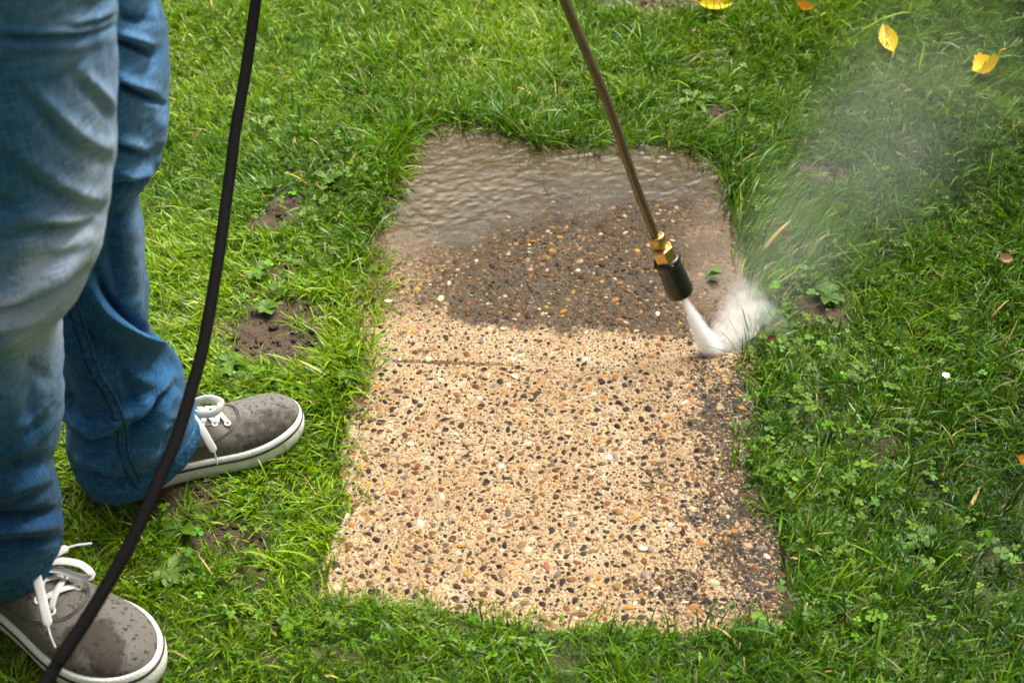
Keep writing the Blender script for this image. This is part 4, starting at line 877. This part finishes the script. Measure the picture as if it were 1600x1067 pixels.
# ================================================================== LANCE, HOSE, SPRAY
HIT = gnd(1113, 552); TOP = atZ(877, 0, 1.70); DIR = nrm(TOP-HIT)
def on_line(py):
    """point of the straight lance line that shows at image row py"""
    t = np.linspace(-.02, 1.2, 4000)[:, None]; P = HIT+DIR*t; _, v, _ = proj(P); i = np.argmin(np.abs(v-py)); return P[i]
def lance_pt(px, py): Z = proj(on_line(py))[2]; return atZ(px, py, Z)
lance = bpy.data.objects.new('spray_lance', None); C.objects.link(lance); tag(lance, 'brown metal washer lance with brass nut and black nozzle above the wet slab', 'spray lance')
lm_ = M('lance_steel'); n = lm_.noise(40, 4, .6); n2 = lm_.noise(240, 3, .6); c = lm_.mix(n, (.16, .115, .075), (.26, .20, .14)); c = lm_.mix(lm_.ramp(n2, [(.62, 0), (.7, .8)]), c, (.05, .035, .02))
STEEL = lm_.done(lm_.pbr(c, .33, .75, normal=lm_.bump(n2, .25, .0006)))
bm_ = M('brass'); n = bm_.noise(120, 3); BRASS = bm_.done(bm_.pbr(bm_.mix(n, (.60, .36, .12), (.78, .52, .22)), .34, 1., normal=bm_.bump(n, .15, .0006)))
nm_ = M('black_nozzle'); n = nm_.noise(200, 3); NOZ = nm_.done(nm_.pbr(nm_.mix(nm_.ramp(n, [(.7, 0), (.76, .5)]), (.006, .006, .006), (.06, .056, .052)), .42, normal=nm_.bump(n, .3, .001), Coat_Weight=.3, Coat_Roughness=.2))
tube_px = [(880,-3),(905,56),(927,107),(952,169),(975,236),(994,292),(1010,334),(1027,376)]
P = [lance_pt(*p) for p in tube_px]; d0 = nrm(P[0]-P[1]); grip = P[0]+d0*.36
P = [grip]+[P[0]+d0*.18]+P; Pl = catmull(P, 90); mesh('tube', *sweep(Pl, .0062, nseg=20, hint=(0, 1, 0)), STEEL, lance)
A = lance_pt(1026, 370); B = lance_pt(1064, 458); ax = nrm(B-A); LL = np.linalg.norm(B-A); k = LL/96.
mesh('brass_collar', *lathe(A, ax, [(-2*k, .0076), (-2*k, .0104), (-1*k, .0112), (3*k, .0112), (4*k, .0104), (9*k, .0104), (9.5*k, .0109), (12*k, .0109), (12.5*k, .0103), (20*k, .0103)], 36), BRASS, lance)
th = np.arange(6)*np.pi/3+.35; s = nrm(np.cross(ax, (0, 0, 1))); u_ = np.cross(s, ax)
mb = MB(); rg = []
for d_, r_ in ((17.5, .0125), (18.5, .0162), (38, .0162), (40, .0135)):
    c6 = np.stack([A+ax*d_*k+r_*(math.cos(a)*s+math.sin(a)*u_) for a in th]); rg.append(c6)
V = np.vstack(rg+[A+ax*17.5*k, A+ax*40*k]); j = np.arange(6); q = (j+1) % 6
F = [gridF(4, 6, True), np.vstack([np.stack([q, j, np.full(6, 24)], -1), np.stack([18+j, 18+q, np.full(6, 25)], -1)])]
hx = mesh('hex_nut', V, F, BRASS, lance, smooth=False); bv = hx.modifiers.new('bevel', 'BEVEL'); bv.width = .0008; bv.segments = 2
mesh('nozzle', *lathe(A, ax, [(d_, r_*.89) for d_, r_ in [(36*k, .010), (36*k, .0190), (37.5*k, .0206), (42*k, .0212), (45*k, .0206), (46*k, .0196), (50*k, .0194), (62*k, .0197), (80*k, .0206), (90*k, .0210), (94*k, .0206), (96*k, .0190), (96*k, .009), (88*k, .006)]], 48), NOZ, lance)
# ears on the nozzle guard
mb = MB()
for a in np.arange(4)*np.pi/2+.5:
    p = A+ax*41*k+.0167*(math.cos(a)*s+math.sin(a)*u_); iv, it = ico(2); mb.add(iv*np.array([.0042, .0042, .0036])+p, it)
mb.build('guard_lug', NOZ, lance)
# trigger gun above the picture
gd = nrm(grip-P[2]); pm_ = M('gun_plastic'); GUN = pm_.done(pm_.pbr((.02, .02, .022), .5))
mesh('gun_body', *lathe(grip-gd*.02, gd, [(0, .012), (.005, .018), (.12, .02), (.16, .024), (.19, .022), (.2, .01)], 24), GUN, lance)
g2 = nrm(np.array([-.5, -.35, -.75])); hb = grip+gd*.15
mesh('handle', *sweep(catmull([hb, hb+g2*.05, hb+g2*.12], 14), np.linspace(.019, .016, 14), np.linspace(.015, .013, 14), 16, gd), GUN, lance)
mesh('trigger', *sweep(catmull([grip+gd*.10+g2*.02, grip+gd*.09+g2*.05, grip+gd*.10+g2*.08], 10), .004, .007, 10, gd), GUN, lance)
# hose
HPX = [(401,-6),(393,50),(385,105),(376,158),(367,210),(360,268),(352,325),(345,380),(336,435),(326,495),(315,551),(301,602),(287,650),(269,702),(250,745),(231,790),(213,828),(195,865),(164,919),(130,975),(95,1027),(68,1072)]
zz_ = np.interp([p[1] for p in HPX], [0, 300, 600, 800, 1067], [1.62, 1.55, 1.43, 1.34, 1.24])
HP = [atZ(px, py, z) for (px, py), z in zip(HPX, zz_)]
d0 = nrm(HP[0]-HP[2]); d1 = nrm(HP[-1]-HP[-3]); he = hb+g2*.125
pre = [he, he+g2*.06+np.array([0, -.03, -.02]), HP[0]+d0*.12]; e1 = HP[-1]
post = [e1+d1*.10, e1+np.array([-.14, -.18, -.26]), np.array([-.56, .30, .05]), np.array([-.68, .12, .009]), np.array([-.95, .05, .009]), np.array([-1.5, .3, .009]), np.array([-2.4, .4, .009])]
P = catmull(pre+HP+post, 420); hm = M('black_hose'); n = hm.noise(900, 3, .6); n2 = hm.noise(50, 3)
HOSE = hm.done(hm.pbr(hm.mix(n, (.0015, .0015, .0016), (.006, .0058, .0056)), .75, normal=hm.bump(n, .8, .0016), spec=.08))
h = mesh('hose', *sweep(P, .0063, nseg=20, hint=(.3, .8, .2)), HOSE); tag(h, 'black rubber pressure washer hose hanging down in front of the legs', 'hose')
# ---- water: jet, splash, drifting mist (volumes with soft edges)
def frustum(r0, r1, L, n=24, rings=2, pad=1.0):
    t = np.linspace(0, 1, rings); th = np.linspace(0, 2*np.pi, n, endpoint=False); V = np.concatenate([np.stack([np.cos(th)*(r0+(r1-r0)*a), np.sin(th)*(r0+(r1-r0)*a), np.full(n, a*L)], -1) for a in t])
    V = np.vstack([V, [0, 0, 0], [0, 0, L]]); j = np.arange(n); k_ = (j+1) % n; b = (rings-1)*n
    return V, [gridF(rings, n, True), np.vstack([np.stack([k_, j, np.full(n, rings*n)], -1), np.stack([b+j, b+k_, np.full(n, rings*n+1)], -1)])]
def conevol(name, P0, D, r0, r1, L, dens, fade_a, fade_b, nscale, namp, color, aniso, label, cat, power=1.5, stretch=.25, kind=None, fan=1., finger=0.):
    m = M(name+'_volume'); co = m.coord(); sx = m.N('SeparateXYZ'); m.t.links.new(co, sx.inputs[0])
    z = m.math('DIVIDE', sx.outputs[2], L); rr = m.math('SQRT', m.math('ADD', m.math('MULTIPLY', sx.outputs[0], sx.outputs[0]), m.math('MULTIPLY', sx.outputs[1], sx.outputs[1])))
    q_ = m.math('DIVIDE', rr, m.math('ADD', r0, m.math('MULTIPLY', z, r1-r0))); fall = m.math('POWER', m.math('SUBTRACT', 1., q_, clamp=True), power)
    nz = m.noise(nscale, 3, .6, m.scalev((1, 1, stretch), co)); 
    if finger:                                           # rays that spread from the cone's tip
        zz2 = m.math('ADD', sx.outputs[2], .02); cx = m.N('CombineXYZ'); m.t.links.new(m.math('DIVIDE', sx.outputs[0], zz2), cx.inputs[0]); m.t.links.new(m.math('MULTIPLY', m.math('DIVIDE', sx.outputs[1], zz2), .5), cx.inputs[1]); m.t.links.new(m.math('MULTIPLY', sx.outputs[2], 9.), cx.inputs[2])
        nz = m.noise(finger, 3, .65, cx.outputs[0])
    nz = m.math('ADD', 1-namp, m.math('MULTIPLY', m.math('MULTIPLY', m.math('SUBTRACT', nz, .3, clamp=True), 2.5), namp))
    fz = m.ramp(z, [(0, fade_a[0]), (fade_a[1], 1), (fade_b[0], 1), (1, fade_b[1])])
    den = m.math('MULTIPLY', m.math('MULTIPLY', fall, nz), m.math('MULTIPLY', fz, dens))
    pv = m.N('VolumePrincipled'); pv.inputs['Color'].default_value = color+(1,); pv.inputs['Anisotropy'].default_value = aniso; m.t.links.new(den, pv.inputs['Density'])
    m.done(vol=pv.outputs[0]); V, F = frustum(r0, r1, L); o = mesh(name, V, F, m.m); o.location = P0
    from mathutils import Matrix
    zq = Vector(D).normalized(); toc = (Vector((0, 0, CH))-Vector(P0)).normalized(); yq = (toc-zq*toc.dot(zq)).normalized(); xq = yq.cross(zq); o.rotation_euler = Matrix((xq, yq, zq)).transposed().to_euler(); o.scale = (1, fan, 1)
    tag(o, label, cat, kind=kind); return o
N0 = A+ax*95*k; jd = HIT-N0; jl = np.linalg.norm(jd)
conevol('water_jet', N0, jd/jl, .0042, .0215, jl*1.02, 800, (1, .05), (.82, .35), 420, .7, (1, 1, 1), .1, 'white jet of water shooting from the nozzle onto the slab', 'water jet', 1.1, .12, fan=.5, finger=14.)
sd_ = nrm(gnd(1212, 462, .035)-HIT)
conevol('splash', HIT-sd_*.012, sd_, .016, .080, .135, 560, (1, .02), (.02, 0), 170, .97, (1, .99, .98), .1, 'white splash of spray bouncing from the slab to the grass edge', 'splash', 1.2, .12, kind='stuff', fan=.35, finger=9.)
md_ = nrm(gnd(1430, 170, .13)-HIT)
conevol('mist', HIT+md_*.03, md_, .08, .25, .80, 3.8, (1, .02), (.10, 0), 8, .95, (.96, 1, .97), .2, 'pale drifting mist over the grass right of the spray', 'mist', 1.2, .6, kind='stuff')

# drops thrown up by the jet
r = np.random.default_rng(5); n = 420; iv, it = ico(1); t = r.random(n)**.7; sp = r.normal(0, .30, (n, 3)); d = nrm(sd_+sp); p = HIT+d*(t*.24)[:, None]; p[:, 2] = np.abs(p[:, 2])+.004
rd = np.exp(r.normal(math.log(.00055), .35, n)); V = (iv[None]*rd[:, None, None]*np.array([1, 1, 1.3])+p[:, None]).reshape(-1, 3); F = (it[None]+(np.arange(n)*len(iv))[:, None, None]).reshape(-1, 3)
dm_ = M('water_drop'); dr = dm_.done(dm_.pbr((.85, .86, .86), .1, spec=.6, Transmission_Weight=.5, IOR=1.33)); o = mesh('droplets', V, F, dr); tag(o, 'tiny water drops flying from the splash over the grass', 'droplets', kind='stuff')

# ---- leafy blocker, added out of view so its crown shades the lawn's right side
added_shade_tree = bpy.data.objects.new('added_shade_tree', None); C.objects.link(added_shade_tree); added_shade_tree.location = (4.7, 3.7, 0); tag(added_shade_tree, 'broad leafy crown on a trunk, added out of view to shade the right side of the lawn', 'added_shade_tree')
tb = M('bark'); n = tb.noise(14, 5, .6); BARK = tb.done(tb.pbr(tb.mix(n, (.05, .038, .028), (.14, .11, .085)), .9, normal=tb.bump(n, .8, .02)))
TP = catmull([(0, 0, -.1), (.03, .02, 1.2), (-.1, -.05, 2.6), (-.2, -.1, 4.2), (-.25, -.1, 5.6)], 40); mesh('trunk', *sweep(TP, np.linspace(.19, .04, 40), nseg=14, hint=(0, 1, 0)), BARK, added_shade_tree)
r = np.random.default_rng(12)
for i in range(9):
    p0 = TP[16+2*i]; a = i*2.4; e = p0+np.array([math.cos(a)*1.2, math.sin(a)*1.2, .7]); mesh('limb', *sweep(catmull([p0, (p0+e)/2+[0, 0, .1], e], 12), np.linspace(.06, .012, 12), nseg=8, hint=(.1, .2, 1)), BARK, added_shade_tree)
nc = 90; cc = r.normal(0, 1, (nc, 3)); cc = nrm(cc)*(r.random((nc, 1))**.4)*np.array([1.55, 1.75, 1.3])+np.array([-.45, -.2, 4.4]); nl = 100; I = np.repeat(np.arange(nc), nl); P = cc[I]+r.normal(0, .22, (nc*nl, 3))
u1 = nrm(r.normal(0, 1, P.shape)); v1 = nrm(np.cross(u1, r.normal(0, 1, P.shape))); sz = r.uniform(.035, .07, (len(P), 1)); V = np.stack([P-u1*sz, P+v1*sz*.5, P+u1*sz, P-v1*sz*.5], 1).reshape(-1, 3)
mesh('crown', V, np.arange(len(V)).reshape(-1, 4), GRASS, added_shade_tree, {'tint': np.repeat(np.array([.05, .10, .015])*np.exp(r.normal(0, .25, (len(P), 1))), 4, 0)})
